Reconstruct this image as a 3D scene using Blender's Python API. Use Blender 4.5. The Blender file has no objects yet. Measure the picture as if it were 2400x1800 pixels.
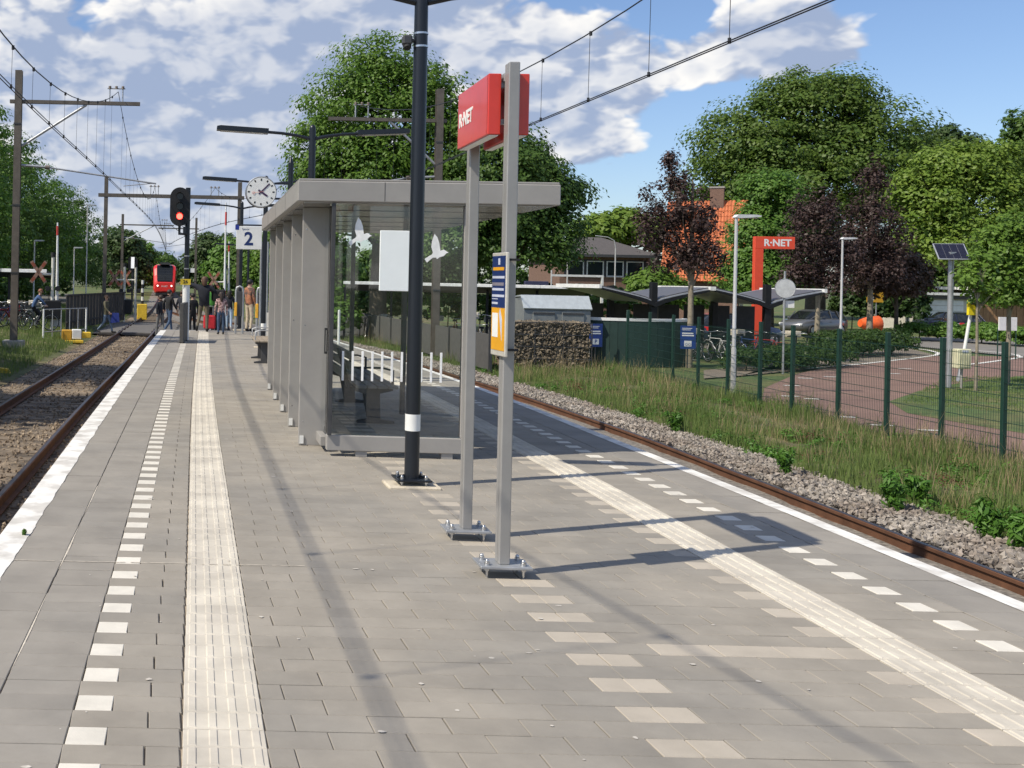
import bpy, math, random
import numpy as np
from mathutils import Vector, Matrix, noise as mnoise
R = math.radians
rng = random.Random(7)
C = bpy.context.scene.collection
scn = bpy.context.scene
# ---------------------------------------------------------------- camera
CH, CF, CU, CV, CT = 1.72, 2236., 330., 598., R(1.2)      # eye height, focal length and principal point in picture px (2212 wide), roll
cd = bpy.data.cameras.new('camera'); co = bpy.data.objects.new('camera', cd); C.objects.link(co)
co.matrix_world = Matrix.Translation((0, 0, CH)) @ Matrix.Rotation(R(90), 4, 'X') @ Matrix.Rotation(CT, 4, 'Z')
cd.sensor_fit = 'HORIZONTAL'; cd.sensor_width = 36; cd.lens = 36 * CF / 2212
cd.shift_x = (1106 - CU) / 2212; cd.shift_y = -(829.5 - CV) / 2212
cd.clip_start = .05; cd.clip_end = 6000
scn.camera = co
# ---------------------------------------------------------------- sky and sun
SUN_AZ, SUN_EL = math.atan2(-2.38, -.92), R(49)
w = bpy.data.worlds.new('World'); scn.world = w; w.use_nodes = True
w.cycles.sampling_method = 'MANUAL'; w.cycles.sample_map_resolution = 256
nt = w.node_tree; nt.nodes.clear()
def N(t, **k):
    n = nt.nodes.new(t)
    for a, b in k.items(): setattr(n, a, b)
    return n
def L(a, b): nt.links.new(a, b)
def M(op, a, b=None, clamp=False):
    n = N('ShaderNodeMath', operation=op, use_clamp=clamp)
    for i, x in enumerate((a, b)):
        if x is None: continue
        if isinstance(x, (int, float)): n.inputs[i].default_value = x
        else: L(x, n.inputs[i])
    return n.outputs[0]
sky = N('ShaderNodeTexSky', sky_type='NISHITA', sun_disc=False, sun_elevation=SUN_EL, sun_rotation=SUN_AZ,
        air_density=1.0, dust_density=.6, ozone_density=2.2, altitude=0)
tc = N('ShaderNodeTexCoord'); DIR = tc.outputs['Generated']
def vadd(v, off):
    n = N('ShaderNodeVectorMath', operation='ADD'); L(v, n.inputs[0]); n.inputs[1].default_value = off; return n.outputs[0]
def vmul(v, s):
    n = N('ShaderNodeVectorMath', operation='MULTIPLY'); L(v, n.inputs[0]); n.inputs[1].default_value = s; return n.outputs[0]
def cl_noise(v, scale, det, rough=.55):
    n = N('ShaderNodeTexNoise', noise_dimensions='3D'); L(v, n.inputs['Vector'])
    n.inputs['Scale'].default_value = scale; n.inputs['Detail'].default_value = det; n.inputs['Roughness'].default_value = rough
    return n.outputs['Fac']
def pdir(u, v):
    du, dv = u - CU, v - CV
    x = du * math.cos(CT) + dv * math.sin(CT); y = -du * math.sin(CT) + dv * math.cos(CT)
    return Vector((x / CF, 1, -y / CF)).normalized()
SV = vmul(DIR, (1, 1, 1.75))
bumps = [(60, 60, .10, .13), (420, 80, .12, .14), (250, 190, .12, .13), (720, 50, .16, .16), (480, 200, .12, .12), (300, 330, .16, .17), (560, 320, .16, .17), (230, 450, .10, .14), (480, 440, .12, .16), (1230, 340, .06, .12), (60, 260, .08, .10), (850, 20, .1, .12),
         (1200, 40, .06, .11), (1180, 180, .09, .15), (1370, 110, .06, .14), (1330, 240, .07, .11), (1300, 330, .05, .10), (1700, 115, .075, .19), (1800, 100, .07, .20), (1630, 110, .05, .11), (1850, 150, .04, .08),
         (960, 120, .09, .11), (2120, 95, .05, .045), (1480, 140, .05, .05),
         (200, 40, .03, -.10), (140, 350, .02, -.04), (2000, 230, .16, -.30), (2150, 130, .08, -.16), (1950, 40, .06, -.1), (1400, 400, .10, -.2), (1480, 30, .03, -.07)]
def dens(v, bsum=None):
    vo = N('ShaderNodeTexVoronoi', feature='F1', normalize=True); L(v, vo.inputs['Vector'])
    for k_, x_ in (('Scale', 19.), ('Detail', 2.), ('Roughness', .5), ('Lacunarity', 2.4)): vo.inputs[k_].default_value = x_
    a = M('SUBTRACT', 1.0, M('MULTIPLY', vo.outputs['Distance'], 1.25)); b = cl_noise(v, 6.0, 5, .55)
    return M('ADD', M('MULTIPLY', a, .34), M('MULTIPLY', b, .62))
bs = None
for (u, v, r, s) in bumps:
    p = pdir(u, v)
    ds = N('ShaderNodeVectorMath', operation='DISTANCE'); L(SV, ds.inputs[0]); ds.inputs[1].default_value = (p.x, p.y, p.z * 1.75)
    g = M('MULTIPLY', M('MAXIMUM', M('SUBTRACT', 1.0, M('DIVIDE', ds.outputs['Value'], r * 1.25)), 0.0), s)
    bs = g if bs is None else M('ADD', bs, g)
WV = N('ShaderNodeVectorMath', operation='ADD'); L(SV, WV.inputs[0])
wn = N('ShaderNodeTexNoise'); L(SV, wn.inputs['Vector']); wn.inputs['Scale'].default_value = 14; wn.inputs['Detail'].default_value = 3
wsub = vmul(vadd(wn.outputs['Color'], (-.5, -.5, -.5)), (.035, .035, .035)); L(wsub, WV.inputs[1])
D0 = M('ADD', dens(WV.outputs[0]), bs)
D1 = M('ADD', dens(vadd(WV.outputs[0], (-.014, 0, .026))), bs)
def ramp(x, a, b):
    n = N('ShaderNodeMapRange', interpolation_type='SMOOTHSTEP'); L(x, n.inputs['Value'])
    n.inputs['From Min'].default_value = a; n.inputs['From Max'].default_value = b
    return n.outputs['Result']
cover = ramp(D0, .540, .605)
lit = ramp(M('SUBTRACT', D0, D1), -.05, .075)
thick = ramp(D0, .60, .80)
lit2 = M('MULTIPLY', lit, M('SUBTRACT', 1.0, M('MULTIPLY', thick, .55)), True)
cc = N('ShaderNodeMix', data_type='RGBA'); L(lit2, cc.inputs['Factor'])
cc.inputs['A'].default_value = (.34, .415, .58, 1); cc.inputs['B'].default_value = (1.0, .97, .92, 1)
skm = N('ShaderNodeMix', data_type='RGBA', blend_type='MULTIPLY'); skm.inputs['Factor'].default_value = 1
L(sky.outputs[0], skm.inputs['A']); skm.inputs['B'].default_value = (.92, .97, 1.10, 1)
bg1 = N('ShaderNodeBackground'); L(skm.outputs['Result'], bg1.inputs['Color']); bg1.inputs['Strength'].default_value = .118
bg2 = N('ShaderNodeBackground'); L(cc.outputs['Result'], bg2.inputs['Color']); bg2.inputs['Strength'].default_value = .98
mx = N('ShaderNodeMixShader'); L(M('MULTIPLY', cover, .93), mx.inputs[0]); L(bg1.outputs[0], mx.inputs[1]); L(bg2.outputs[0], mx.inputs[2])
wo = N('ShaderNodeOutputWorld'); L(mx.outputs[0], wo.inputs['Surface'])
sd = bpy.data.lights.new('sun', 'SUN'); sd.energy = 4.3; sd.angle = R(.55); sd.color = (1, .925, .79)
so = bpy.data.objects.new('sun', sd); C.objects.link(so)
sdir = Vector((math.sin(SUN_AZ) * math.cos(SUN_EL), math.cos(SUN_AZ) * math.cos(SUN_EL), math.sin(SUN_EL)))
so.rotation_euler = sdir.to_track_quat('Z', 'Y').to_euler(); so.location = (-20, -20, 40)
vs = scn.view_settings; vs.view_transform = 'Standard'; vs.look = 'None'; vs.exposure = .14; vs.gamma = 1; vs.use_curve_mapping = False
scn.render.engine = 'CYCLES'
# ---------------------------------------------------------------- picture pixel -> place
def cxy(u, v):
    du, dv = u - CU, v - CV
    return du * math.cos(CT) + dv * math.sin(CT), -du * math.sin(CT) + dv * math.cos(CT)
def G(u, v, z=0.):                       # the point of the level z seen at this pixel
    x, y = cxy(u, v); Y = CF * (CH - z) / y
    return Vector((x / CF * Y, Y, z))
def P(u, v, Y):                          # the point at depth Y
    x, y = cxy(u, v); return Vector((x / CF * Y, Y, CH - y / CF * Y))
# ---------------------------------------------------------------- mesh builder
class MB:
    def __init__(s): s.v = []; s.f = []; s.m = []; s.sm = []; s.cur = 0
    def add(s, vs, fs, smooth=False):
        o = len(s.v); s.v += [tuple(p) for p in vs]
        for f in fs: s.f.append(tuple(i + o for i in f)); s.m.append(s.cur); s.sm.append(smooth)
        return s
    def mat(s, i): s.cur = i; return s
    def box(s, x0, x1, y0, y1, z0, z1, M4=None):
        vs = [Vector(p) for p in ((x0, y0, z0), (x1, y0, z0), (x1, y1, z0), (x0, y1, z0), (x0, y0, z1), (x1, y0, z1), (x1, y1, z1), (x0, y1, z1))]
        if M4 is not None: vs = [M4 @ p for p in vs]
        return s.add(vs, [(0, 3, 2, 1), (4, 5, 6, 7), (0, 1, 5, 4), (1, 2, 6, 5), (2, 3, 7, 6), (3, 0, 4, 7)])
    def cbox(s, c, d, M4=None): return s.box(c[0] - d[0] / 2, c[0] + d[0] / 2, c[1] - d[1] / 2, c[1] + d[1] / 2, c[2] - d[2] / 2, c[2] + d[2] / 2, M4)
    def bevbox(s, x0, x1, y0, y1, z0, z1, b=.01, M4=None):        # chamfered along every edge
        pts = []; idx = {}
        for i, x in enumerate((x0, x1)):
            for j, y in enumerate((y0, y1)):
                for k, z in enumerate((z0, z1)):
                    sx, sy, sz = (1, -1)[i], (1, -1)[j], (1, -1)[k]
                    for a in range(3):
                        p = [x + sx * b, y + sy * b, z + sz * b]; p[a] = (x, y, z)[a]
                        idx[i, j, k, a] = len(pts); pts.append(Vector(p))
        if M4 is not None: pts = [M4 @ p for p in pts]
        fs = []
        q = lambda *t: fs.append(tuple(idx[k] for k in t))
        q((0,0,0,0),(0,0,1,0),(0,1,1,0),(0,1,0,0)); q((1,0,0,0),(1,1,0,0),(1,1,1,0),(1,0,1,0))
        q((0,0,0,1),(1,0,0,1),(1,0,1,1),(0,0,1,1)); q((0,1,0,1),(0,1,1,1),(1,1,1,1),(1,1,0,1))
        q((0,0,0,2),(0,1,0,2),(1,1,0,2),(1,0,0,2)); q((0,0,1,2),(1,0,1,2),(1,1,1,2),(0,1,1,2))
        for i in (0, 1):
            for j in (0, 1):
                for k in (0, 1): q((i,j,k,0),(i,j,k,1),(i,j,k,2))
        for i in (0, 1):
            for j in (0, 1):
                q((i,j,0,0),(i,j,1,0),(i,j,1,1),(i,j,0,1)); q((i,0,j,0),(i,1,j,0),(i,1,j,2),(i,0,j,2)); q((0,i,j,1),(1,i,j,1),(1,i,j,2),(0,i,j,2))
        return s.add(pts, fs)
    def tube(s, pts, r, n=8, cap=True, smooth=True):
        pts = [Vector(p) for p in pts]; rs = r if isinstance(r, (list, tuple)) else [r] * len(pts)
        vs = []; prev = None
        for i, p in enumerate(pts):
            d = (pts[min(i + 1, len(pts) - 1)] - pts[max(i - 1, 0)]).normalized()
            if prev is None: a = d.orthogonal().normalized()
            else: a = (prev - d * prev.dot(d)).normalized()
            prev = a; b = d.cross(a)
            for k in range(n):
                t = 2 * math.pi * k / n; vs.append(p + (a * math.cos(t) + b * math.sin(t)) * rs[i])
        fs = []
        for i in range(len(pts) - 1):
            for k in range(n): fs.append((i * n + k, i * n + (k + 1) % n, (i + 1) * n + (k + 1) % n, (i + 1) * n + k))
        s.add(vs, fs, smooth)
        if cap:
            s.add(vs[:n], [tuple(range(n))[::-1]]); s.add(vs[-n:], [tuple(range(n))])
        return s
    def cyl(s, x, y, z0, z1, r0, r1=None, n=12): return s.tube([(x, y, z0), (x, y, z1)], [r0, r0 if r1 is None else r1], n)
    def prism(s, poly, a, b, axis='y', M4=None):     # outline in the plane across the axis, pushed from a to b
        n = len(poly)
        mk = {'y': lambda p, t: (p[0], t, p[1]), 'x': lambda p, t: (t, p[0], p[1]), 'z': lambda p, t: (p[0], p[1], t)}[axis]
        vs = [Vector(mk(p, a)) for p in poly] + [Vector(mk(p, b)) for p in poly]
        if M4 is not None: vs = [M4 @ p for p in vs]
        return s.add(vs, [tuple(range(n)), tuple(range(2 * n - 1, n - 1, -1))] + [(i, i + n, (i + 1) % n + n, (i + 1) % n) for i in range(n)])
    def sphere(s, c, r, nu=10, nv=6):
        r = (r, r, r) if isinstance(r, (int, float)) else r
        vs = [(c[0], c[1], c[2] - r[2])]; fs = []
        for j in range(1, nv):
            t = math.pi * j / nv - math.pi / 2
            for i in range(nu):
                a = 2 * math.pi * i / nu; vs.append((c[0] + r[0] * math.cos(t) * math.cos(a), c[1] + r[1] * math.cos(t) * math.sin(a), c[2] + r[2] * math.sin(t)))
        vs.append((c[0], c[1], c[2] + r[2])); e = len(vs) - 1
        for i in range(nu): fs.append((0, 1 + (i + 1) % nu, 1 + i)); fs.append((e, e - nu + i, e - nu + (i + 1) % nu))
        for j in range(nv - 2):
            for i in range(nu): a = 1 + j * nu; fs.append((a + i, a + (i + 1) % nu, a + nu + (i + 1) % nu, a + nu + i))
        return s.add(vs, fs, True)
    def mesh(s, name, mats):
        me = bpy.data.meshes.new(name); me.from_pydata(s.v, [], s.f)
        if not isinstance(mats, (list, tuple)): mats = [mats]
        for m in mats: me.materials.append(m)
        me.polygons.foreach_set('material_index', s.m); me.polygons.foreach_set('use_smooth', s.sm); me.update()
        return me
    def build(s, name, mats, parent=None, fix=True):
        me = s.mesh(name, mats)
        if fix and len(s.f) < 60000:
            import bmesh
            bm = bmesh.new(); bm.from_mesh(me); bmesh.ops.recalc_face_normals(bm, faces=bm.faces); bm.to_mesh(me); bm.free()
        return link(name, me, parent)
def link(name, me, parent=None, loc=None, rot=None):
    o = bpy.data.objects.new(name, me); C.objects.link(o)
    if parent is not None: o.parent = parent
    if loc is not None: o.location = loc
    if rot is not None: o.rotation_euler = rot
    return o
def tag(o, label=None, cat=None, group=None, kind=None):
    if label: o['label'] = label
    if cat: o['category'] = cat
    if group: o['group'] = group
    if kind: o['kind'] = kind
    return o
def thing(name, label, cat, loc=(0, 0, 0), rz=0., group=None):
    o = bpy.data.objects.new(name, None); C.objects.link(o); o.location = loc; o.rotation_euler = (0, 0, rz); o.empty_display_size = .2
    return tag(o, label, cat, group)
def struct(name, mb, mats, parent=None):
    o = mb.build(name, mats, parent)
    if parent is None: o['kind'] = 'structure'
    return o
def kids(o): return [c for c in bpy.data.objects if c.parent is o]
def copy_tree(o, loc=None, rz=None, label=None, parent=None):
    c = o.copy(); C.objects.link(c); c.parent = parent
    if loc is not None: c.location = loc
    if rz is not None: c.rotation_euler = (0, 0, rz)
    if label: c['label'] = label
    for ch in o.children: copy_tree(ch, parent=c)
    return c
# ---------------------------------------------------------------- materials
MATS = {}
def mat(name, col, rough=.7, metal=0., var=.12, scale=6., bump=0., bscale=40., rnd=0., col2=None, stain=None, spec=.5, emit=None, trans=0., coat=0., vscale=None):
    """principled surface: base colour broken up by two noises in world space, optional second colour, per-object variation and bump"""
    if name in MATS: return MATS[name]
    m = bpy.data.materials.new(name); m.use_nodes = True; t = m.node_tree; b = t.nodes['Principled BSDF']
    def n(ty, **k):
        x = t.nodes.new(ty)
        for a, c in k.items(): setattr(x, a, c)
        return x
    geo = n('ShaderNodeNewGeometry'); pos = geo.outputs['Position']
    if vscale:
        vm = n('ShaderNodeVectorMath', operation='MULTIPLY'); t.links.new(pos, vm.inputs[0]); vm.inputs[1].default_value = vscale; pos = vm.outputs[0]
    n1 = n('ShaderNodeTexNoise'); t.links.new(pos, n1.inputs['Vector']); n1.inputs['Scale'].default_value = scale; n1.inputs['Detail'].default_value = 6; n1.inputs['Roughness'].default_value = .65
    mr = n('ShaderNodeMapRange'); t.links.new(n1.outputs['Fac'], mr.inputs['Value'])
    mr.inputs['From Min'].default_value = .28; mr.inputs['From Max'].default_value = .72; mr.inputs['To Min'].default_value = 1 - var * 1.6; mr.inputs['To Max'].default_value = 1 + var * 1.6
    val = mr.outputs['Result']
    if rnd:
        oi = n('ShaderNodeObjectInfo'); r2 = n('ShaderNodeMapRange'); fa = n('ShaderNodeMath', operation='ADD'); t.links.new(oi.outputs['Random'], fa.inputs[0]); t.links.new(geo.outputs['Random Per Island'], fa.inputs[1]); fr = n('ShaderNodeMath', operation='FRACT'); t.links.new(fa.outputs[0], fr.inputs[0]); t.links.new(fr.outputs[0], r2.inputs['Value']); r2.inputs['To Min'].default_value = 1 - rnd; r2.inputs['To Max'].default_value = 1 + rnd
        mm = n('ShaderNodeMath', operation='MULTIPLY'); t.links.new(val, mm.inputs[0]); t.links.new(r2.outputs['Result'], mm.inputs[1]); val = mm.outputs[0]
    base = n('ShaderNodeRGB'); base.outputs[0].default_value = (*col, 1); cout = base.outputs[0]
    if col2:
        n2 = n('ShaderNodeTexNoise'); t.links.new(pos, n2.inputs['Vector']); n2.inputs['Scale'].default_value = stain or scale * .31; n2.inputs['Detail'].default_value = 4
        rr = n('ShaderNodeMapRange', interpolation_type='SMOOTHSTEP'); t.links.new(n2.outputs['Fac'], rr.inputs['Value']); rr.inputs['From Min'].default_value = .42; rr.inputs['From Max'].default_value = .62
        mc = n('ShaderNodeMix', data_type='RGBA'); t.links.new(rr.outputs['Result'], mc.inputs['Factor']); t.links.new(cout, mc.inputs['A']); mc.inputs['B'].default_value = (*col2, 1); cout = mc.outputs['Result']
    vm2 = n('ShaderNodeVectorMath', operation='SCALE'); t.links.new(cout, vm2.inputs[0]); t.links.new(val, vm2.inputs['Scale'])
    t.links.new(vm2.outputs[0], b.inputs['Base Color'])
    b.inputs['Roughness'].default_value = rough; b.inputs['Metallic'].default_value = metal; b.inputs['Specular IOR Level'].default_value = spec
    if coat: b.inputs['Coat Weight'].default_value = coat; b.inputs['Coat Roughness'].default_value = .08
    if emit: b.inputs['Emission Color'].default_value = (*emit[0], 1); b.inputs['Emission Strength'].default_value = emit[1]
    if bump:
        n3 = n('ShaderNodeTexNoise'); t.links.new(pos, n3.inputs['Vector']); n3.inputs['Scale'].default_value = bscale; n3.inputs['Detail'].default_value = 5
        bp = n('ShaderNodeBump'); bp.inputs['Strength'].default_value = min(1, bump); bp.inputs['Distance'].default_value = .6 / bscale; t.links.new(n3.outputs['Fac'], bp.inputs['Height']); t.links.new(bp.outputs[0], b.inputs['Normal'])
    MATS[name] = m
    return m
def glass(name, tint=(.86, .9, .88), gl=1.):
    if name in MATS: return MATS[name]
    m = bpy.data.materials.new(name); m.use_nodes = True; t = m.node_tree; t.nodes.clear()
    tr = t.nodes.new('ShaderNodeBsdfTransparent'); tr.inputs[0].default_value = (*tint, 1)
    g = t.nodes.new('ShaderNodeBsdfGlossy'); g.inputs['Roughness'].default_value = .02; g.inputs[0].default_value = (gl, gl, gl, 1)
    fr = t.nodes.new('ShaderNodeFresnel'); fr.inputs[0].default_value = 1.5
    ms = t.nodes.new('ShaderNodeMixShader'); o = t.nodes.new('ShaderNodeOutputMaterial')
    t.links.new(fr.outputs[0], ms.inputs[0]); t.links.new(tr.outputs[0], ms.inputs[1]); t.links.new(g.outputs[0], ms.inputs[2]); t.links.new(ms.outputs[0], o.inputs[0])
    MATS[name] = m; return m
def leafmat(name, col, col2, rough=.5, trans=.42):
    m = bpy.data.materials.new(name); m.use_nodes = True; t = m.node_tree; b = t.nodes['Principled BSDF']; out = t.nodes['Material Output']
    geo = t.nodes.new('ShaderNodeNewGeometry')
    n1 = t.nodes.new('ShaderNodeTexNoise'); t.links.new(geo.outputs['Position'], n1.inputs['Vector']); n1.inputs['Scale'].default_value = .9; n1.inputs['Detail'].default_value = 3
    rr = t.nodes.new('ShaderNodeMapRange'); t.links.new(n1.outputs['Fac'], rr.inputs['Value']); rr.inputs['From Min'].default_value = .3; rr.inputs['From Max'].default_value = .7
    ad = t.nodes.new('ShaderNodeMath'); ad.operation = 'MULTIPLY_ADD'; t.links.new(geo.outputs['Random Per Island'], ad.inputs[0]); ad.inputs[1].default_value = .6
    h = t.nodes.new('ShaderNodeMath'); h.operation = 'MULTIPLY'; t.links.new(rr.outputs['Result'], h.inputs[0]); h.inputs[1].default_value = .55; t.links.new(h.outputs[0], ad.inputs[2])
    mc = t.nodes.new('ShaderNodeMix'); mc.data_type = 'RGBA'; t.links.new(ad.outputs[0], mc.inputs['Factor']); mc.inputs['A'].default_value = (*col, 1); mc.inputs['B'].default_value = (*col2, 1)
    t.links.new(mc.outputs['Result'], b.inputs['Base Color']); b.inputs['Roughness'].default_value = rough; b.inputs['Specular IOR Level'].default_value = .35
    if trans:
        tl = t.nodes.new('ShaderNodeBsdfTranslucent'); t.links.new(mc.outputs['Result'], tl.inputs['Color'])
        ms = t.nodes.new('ShaderNodeMixShader'); ms.inputs[0].default_value = trans; t.links.new(b.outputs[0], ms.inputs[1]); t.links.new(tl.outputs[0], ms.inputs[2]); t.links.new(ms.outputs[0], out.inputs['Surface'])
    MATS[name] = m; return m
def text(name, s, size, m, parent, loc, rot, depth=.002, align='CENTER', bold=0.):
    cu = bpy.data.curves.new(name, 'FONT'); cu.body = s; cu.size = size; cu.extrude = depth; cu.align_x = align; cu.align_y = 'CENTER'; cu.offset = bold; cu.resolution_u = 3
    tmp = bpy.data.objects.new('tmp', cu); C.objects.link(tmp)
    me = bpy.data.meshes.new_from_object(tmp.evaluated_get(bpy.context.evaluated_depsgraph_get())); me.name = name
    bpy.data.objects.remove(tmp); bpy.data.curves.remove(cu)
    me.materials.clear(); me.materials.append(m)
    return link(name, me, parent, loc, rot)
GREY = mat('shelter_grey', (.335, .318, .296), .42, .0, .05, 3, .03, 60)
GALV = mat('galvanised_steel', (.40, .41, .42), .48, .55, .12, 5)
DGREY = mat('dark_steel', (.07, .07, .072), .5, .3, .1)
BLACK = mat('navy_black_paint', (.011, .014, .020), .33, 0, .08, 4)
WHITE = mat('white_paint', (.78, .78, .75), .5, 0, .05)
RED = mat('red_enamel', (.64, .036, .018), .28, 0, .05, coat=.4)
STEELBOLT = mat('bolt_steel', (.6, .6, .6), .25, .9, .05)
RUBBER = mat('black_rubber', (.016, .016, .017), .7)
def lerp(xs, ys, x):
    """smooth interpolation through measured points"""
    i = min(max(np.searchsorted(xs, x) - 1, 0), len(xs) - 2)
    h = xs[i + 1] - xs[i]; t = (x - xs[i]) / h
    def sl(j):
        if j <= 0: return (ys[1] - ys[0]) / (xs[1] - xs[0])
        if j >= len(xs) - 1: return (ys[-1] - ys[-2]) / (xs[-1] - xs[-2])
        return (ys[j + 1] - ys[j - 1]) / (xs[j + 1] - xs[j - 1])
    if x <= xs[0]: return ys[0] + (x - xs[0]) * sl(0)
    if x >= xs[-1]: return ys[-1] + (x - xs[-1]) * sl(len(xs) - 1)
    a, b2 = sl(i) * h, sl(i + 1) * h
    return (2*t**3-3*t*t+1)*ys[i] + (t**3-2*t*t+t)*a + (-2*t**3+3*t*t)*ys[i+1] + (t**3-t*t)*b2
# ================================================================ ground, tracks, platform
ZG = -.85                                               # level of the surroundings below the platform
XLs = lambda y: lerp([3, 6.79, 11.54, 16.46, 22, 28.08, 33.5], [-1.122, -.965, -.772, -.553, -.285, .012, .292], y)
XRs = lambda y: lerp([3, 6.4, 8.2, 11, 16.3, 22, 27.7, 33.5], [4.74, 4.93, 5.05, 5.2, 5.44, 5.47, 5.32, 5.12], y)
LT = lambda y: lerp([-20, 0, 11.6, 20, 30, 47, 77, 130, 320], [-3.8, -2.98, -2.42, -2.05, -1.52, -.66, .62, 1.5, 3.0], y)
RT = lambda y: lerp([-20, 0, 8.9, 13.7, 18.5, 26, 36, 47, 60, 80, 100, 130, 320], [5.9, 6.4, 6.85, 7.2, 7.5, 7.55, 7.15, 5.7, 3.7, 1.9, 1.35, 1.51, 3.01], y)
PAVE = mat('concrete_paver', (.305, .274, .228), .85, 0, .10, 2.2, .25, 160, rnd=.055, col2=(.262, .240, .206), stain=.7)
PAVE2 = mat('pale_paver', (.43, .38, .31), .85, 0, .08, 3, .25, 160, rnd=.06)
TACT = mat('tactile_tile_cream', (.60, .55, .46), .8, 0, .10, 3, .2, 140, rnd=.05, col2=(.52, .475, .40), stain=2.2)
DASH = mat('white_paver', (.66, .62, .54), .8, 0, .08, 5, .2, 140, rnd=.05)
SLAB = mat('edge_slab', (.285, .260, .224), .85, 0, .09, 2.5, .2, 150, rnd=.05, col2=(.262, .241, .210), stain=.9)
EDGEW = mat('worn_white_edge_paint', (.80, .78, .73), .7, 0, .10, 5, .15, 90, col2=(.60, .57, .52), stain=4.5)
SAND = mat('joint_sand', (.36, .30, .225), .95, 0, .35, 3.5, .3, 120, col2=(.17, .145, .115), stain=1.6)
CONC = mat('old_concrete', (.33, .31, .28), .9, 0, .18, 3, .3, 60)
RUST = mat('rail_rust', (.135, .062, .033), .75, .2, .22, 4, .1, 60)
RAILTOP = mat('rail_head', (.115, .085, .075), .36, .75, .2, 6)
BAL = mat('ballast_stone', (.31, .275, .235), .95, 0, .12, 9, rnd=.42, col2=(.24, .20, .165), stain=1.2)
BALB = mat('brown_ballast', (.30, .235, .165), .95, 0, .15, 9, rnd=.40, col2=(.20, .15, .105), stain=.6)
BED = mat('track_bed', (.26, .20, .14), .95, 0, .35, 14, .8, 18, col2=(.10, .08, .06), stain=2.)
BEDR = mat('ballast_bed', (.20, .18, .155), .95, 0, .4, 16, .8, 18)
SOIL = mat('verge_soil', (.085, .095, .035), .95, 0, .35, 1.6, .7, 9, col2=(.16, .13, .065), stain=.5)
FARG = mat('far_ground', (.06, .085, .03), .95, 0, .3, .4, .4, 4, col2=(.11, .105, .055), stain=.12)
mb = MB(); mb.add([(-2500, -400, -1.12), (2500, -400, -1.12), (2500, 4000, -1.12), (-2500, 4000, -1.12)], [(0, 1, 2, 3)])
struct('ground', mb, FARG)
def strip(xa, xb, ys, za, zb, nx=1, jit=0.):
    m = MB(); vs = []; n = nx + 1
    for y in ys:
        a, b = xa(y), xb(y)
        for i in range(n):
            t = i / nx; x = a + (b - a) * t
            j = jit * (mnoise.noise((x * .9, y * .9, 3.3)) + .5 * mnoise.noise((x * 2.7, y * 2.7, 1.))) if jit and 0 < i < nx else 0
            vs.append((x, y, za + (zb - za) * t + j))
    fs = [(r * n + i, r * n + i + 1, (r + 1) * n + i + 1, (r + 1) * n + i) for r in range(len(ys) - 1) for i in range(nx)]
    return m.add(vs, fs, True)
YS = list(np.arange(-6, 60, .5)) + list(np.arange(60, 321, 5.))
YN = list(np.arange(-6, 50, .4)) + list(np.arange(50, 121, 2.))
WALLX = lambda y: XLs(y) + .06
struct('left_track_bed', strip(lambda y: LT(y) - 1.75, lambda y: LT(y) + 1.9, YS, -.955, -.965, 8, .03), BED)
struct('right_track_bed', strip(lambda y: RT(y) - 1.9, lambda y: RT(y) + 2.05, YS, -.95, -.86, 8, .03), BEDR)
FX = lambda y: lerp([-5, 15.6, 20, 26, 33, 45, 70], [12.6, 12.95, 13.2, 13.75, 14.6, 16, 19], y)      # line of the mesh fence
struct('right_verge', strip(lambda y: RT(y) + 2.0, lambda y: FX(y) + .5, YN, -.90, ZG, 10, .10), SOIL)
struct('left_verge', strip(lambda y: LT(y) - 7.5, lambda y: LT(y) - 1.7, YN, -.45, -.95, 10, .10), SOIL)
struct('left_yard', strip(lambda y: -70, lambda y: LT(y) - 7.4, YN, -.47, -.46, 2), mat('yard_paving', (.13, .12, .10), .95, 0, .3, 1.5, .3, 20))
# ---- tracks
def sweep(prof, path):
    m = MB(); n = len(prof); vs = []
    for i, y in enumerate(path[1]):
        x = path[0](y)
        for (a, b) in prof: vs.append((x + a, y, b))
    fs = [(r * n + k, r * n + (k + 1) % n, (r + 1) * n + (k + 1) % n, (r + 1) * n + k) for r in range(len(path[1]) - 1) for k in range(n)]
    return m.add(vs, fs)
RPROF = [(-.07, -.925), (.07, -.925), (.07, -.912), (.012, -.895), (.010, -.81), (.035, -.80), (.036, -.77), (.028, -.765), (-.028, -.765), (-.036, -.77), (-.035, -.80), (-.010, -.81), (-.012, -.895), (-.07, -.912)]
RCAP = [(-.027, -.7625), (.027, -.7625), (.024, -.7605), (-.024, -.7605)]
slm = MB().prism([(-1.25, -.99), (1.25, -.99), (1.24, -.925), (.45, -.925), (.38, -.945), (-.38, -.945), (-.45, -.925), (-1.24, -.925)], -.12, .12).mesh('sleeper', CONC)
slw = MB().prism([(-1.25, -.99), (1.25, -.99), (1.24, -.915), (-1.24, -.915)], -.12, .12).mesh('sleeper', mat('old_sleeper', (.19, .15, .11), .95, 0, .25, 6, .4, 30))
plate = MB().box(-.15, .15, -.075, .075, -.95, -.908).mesh('rail_clip', RUST)
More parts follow.
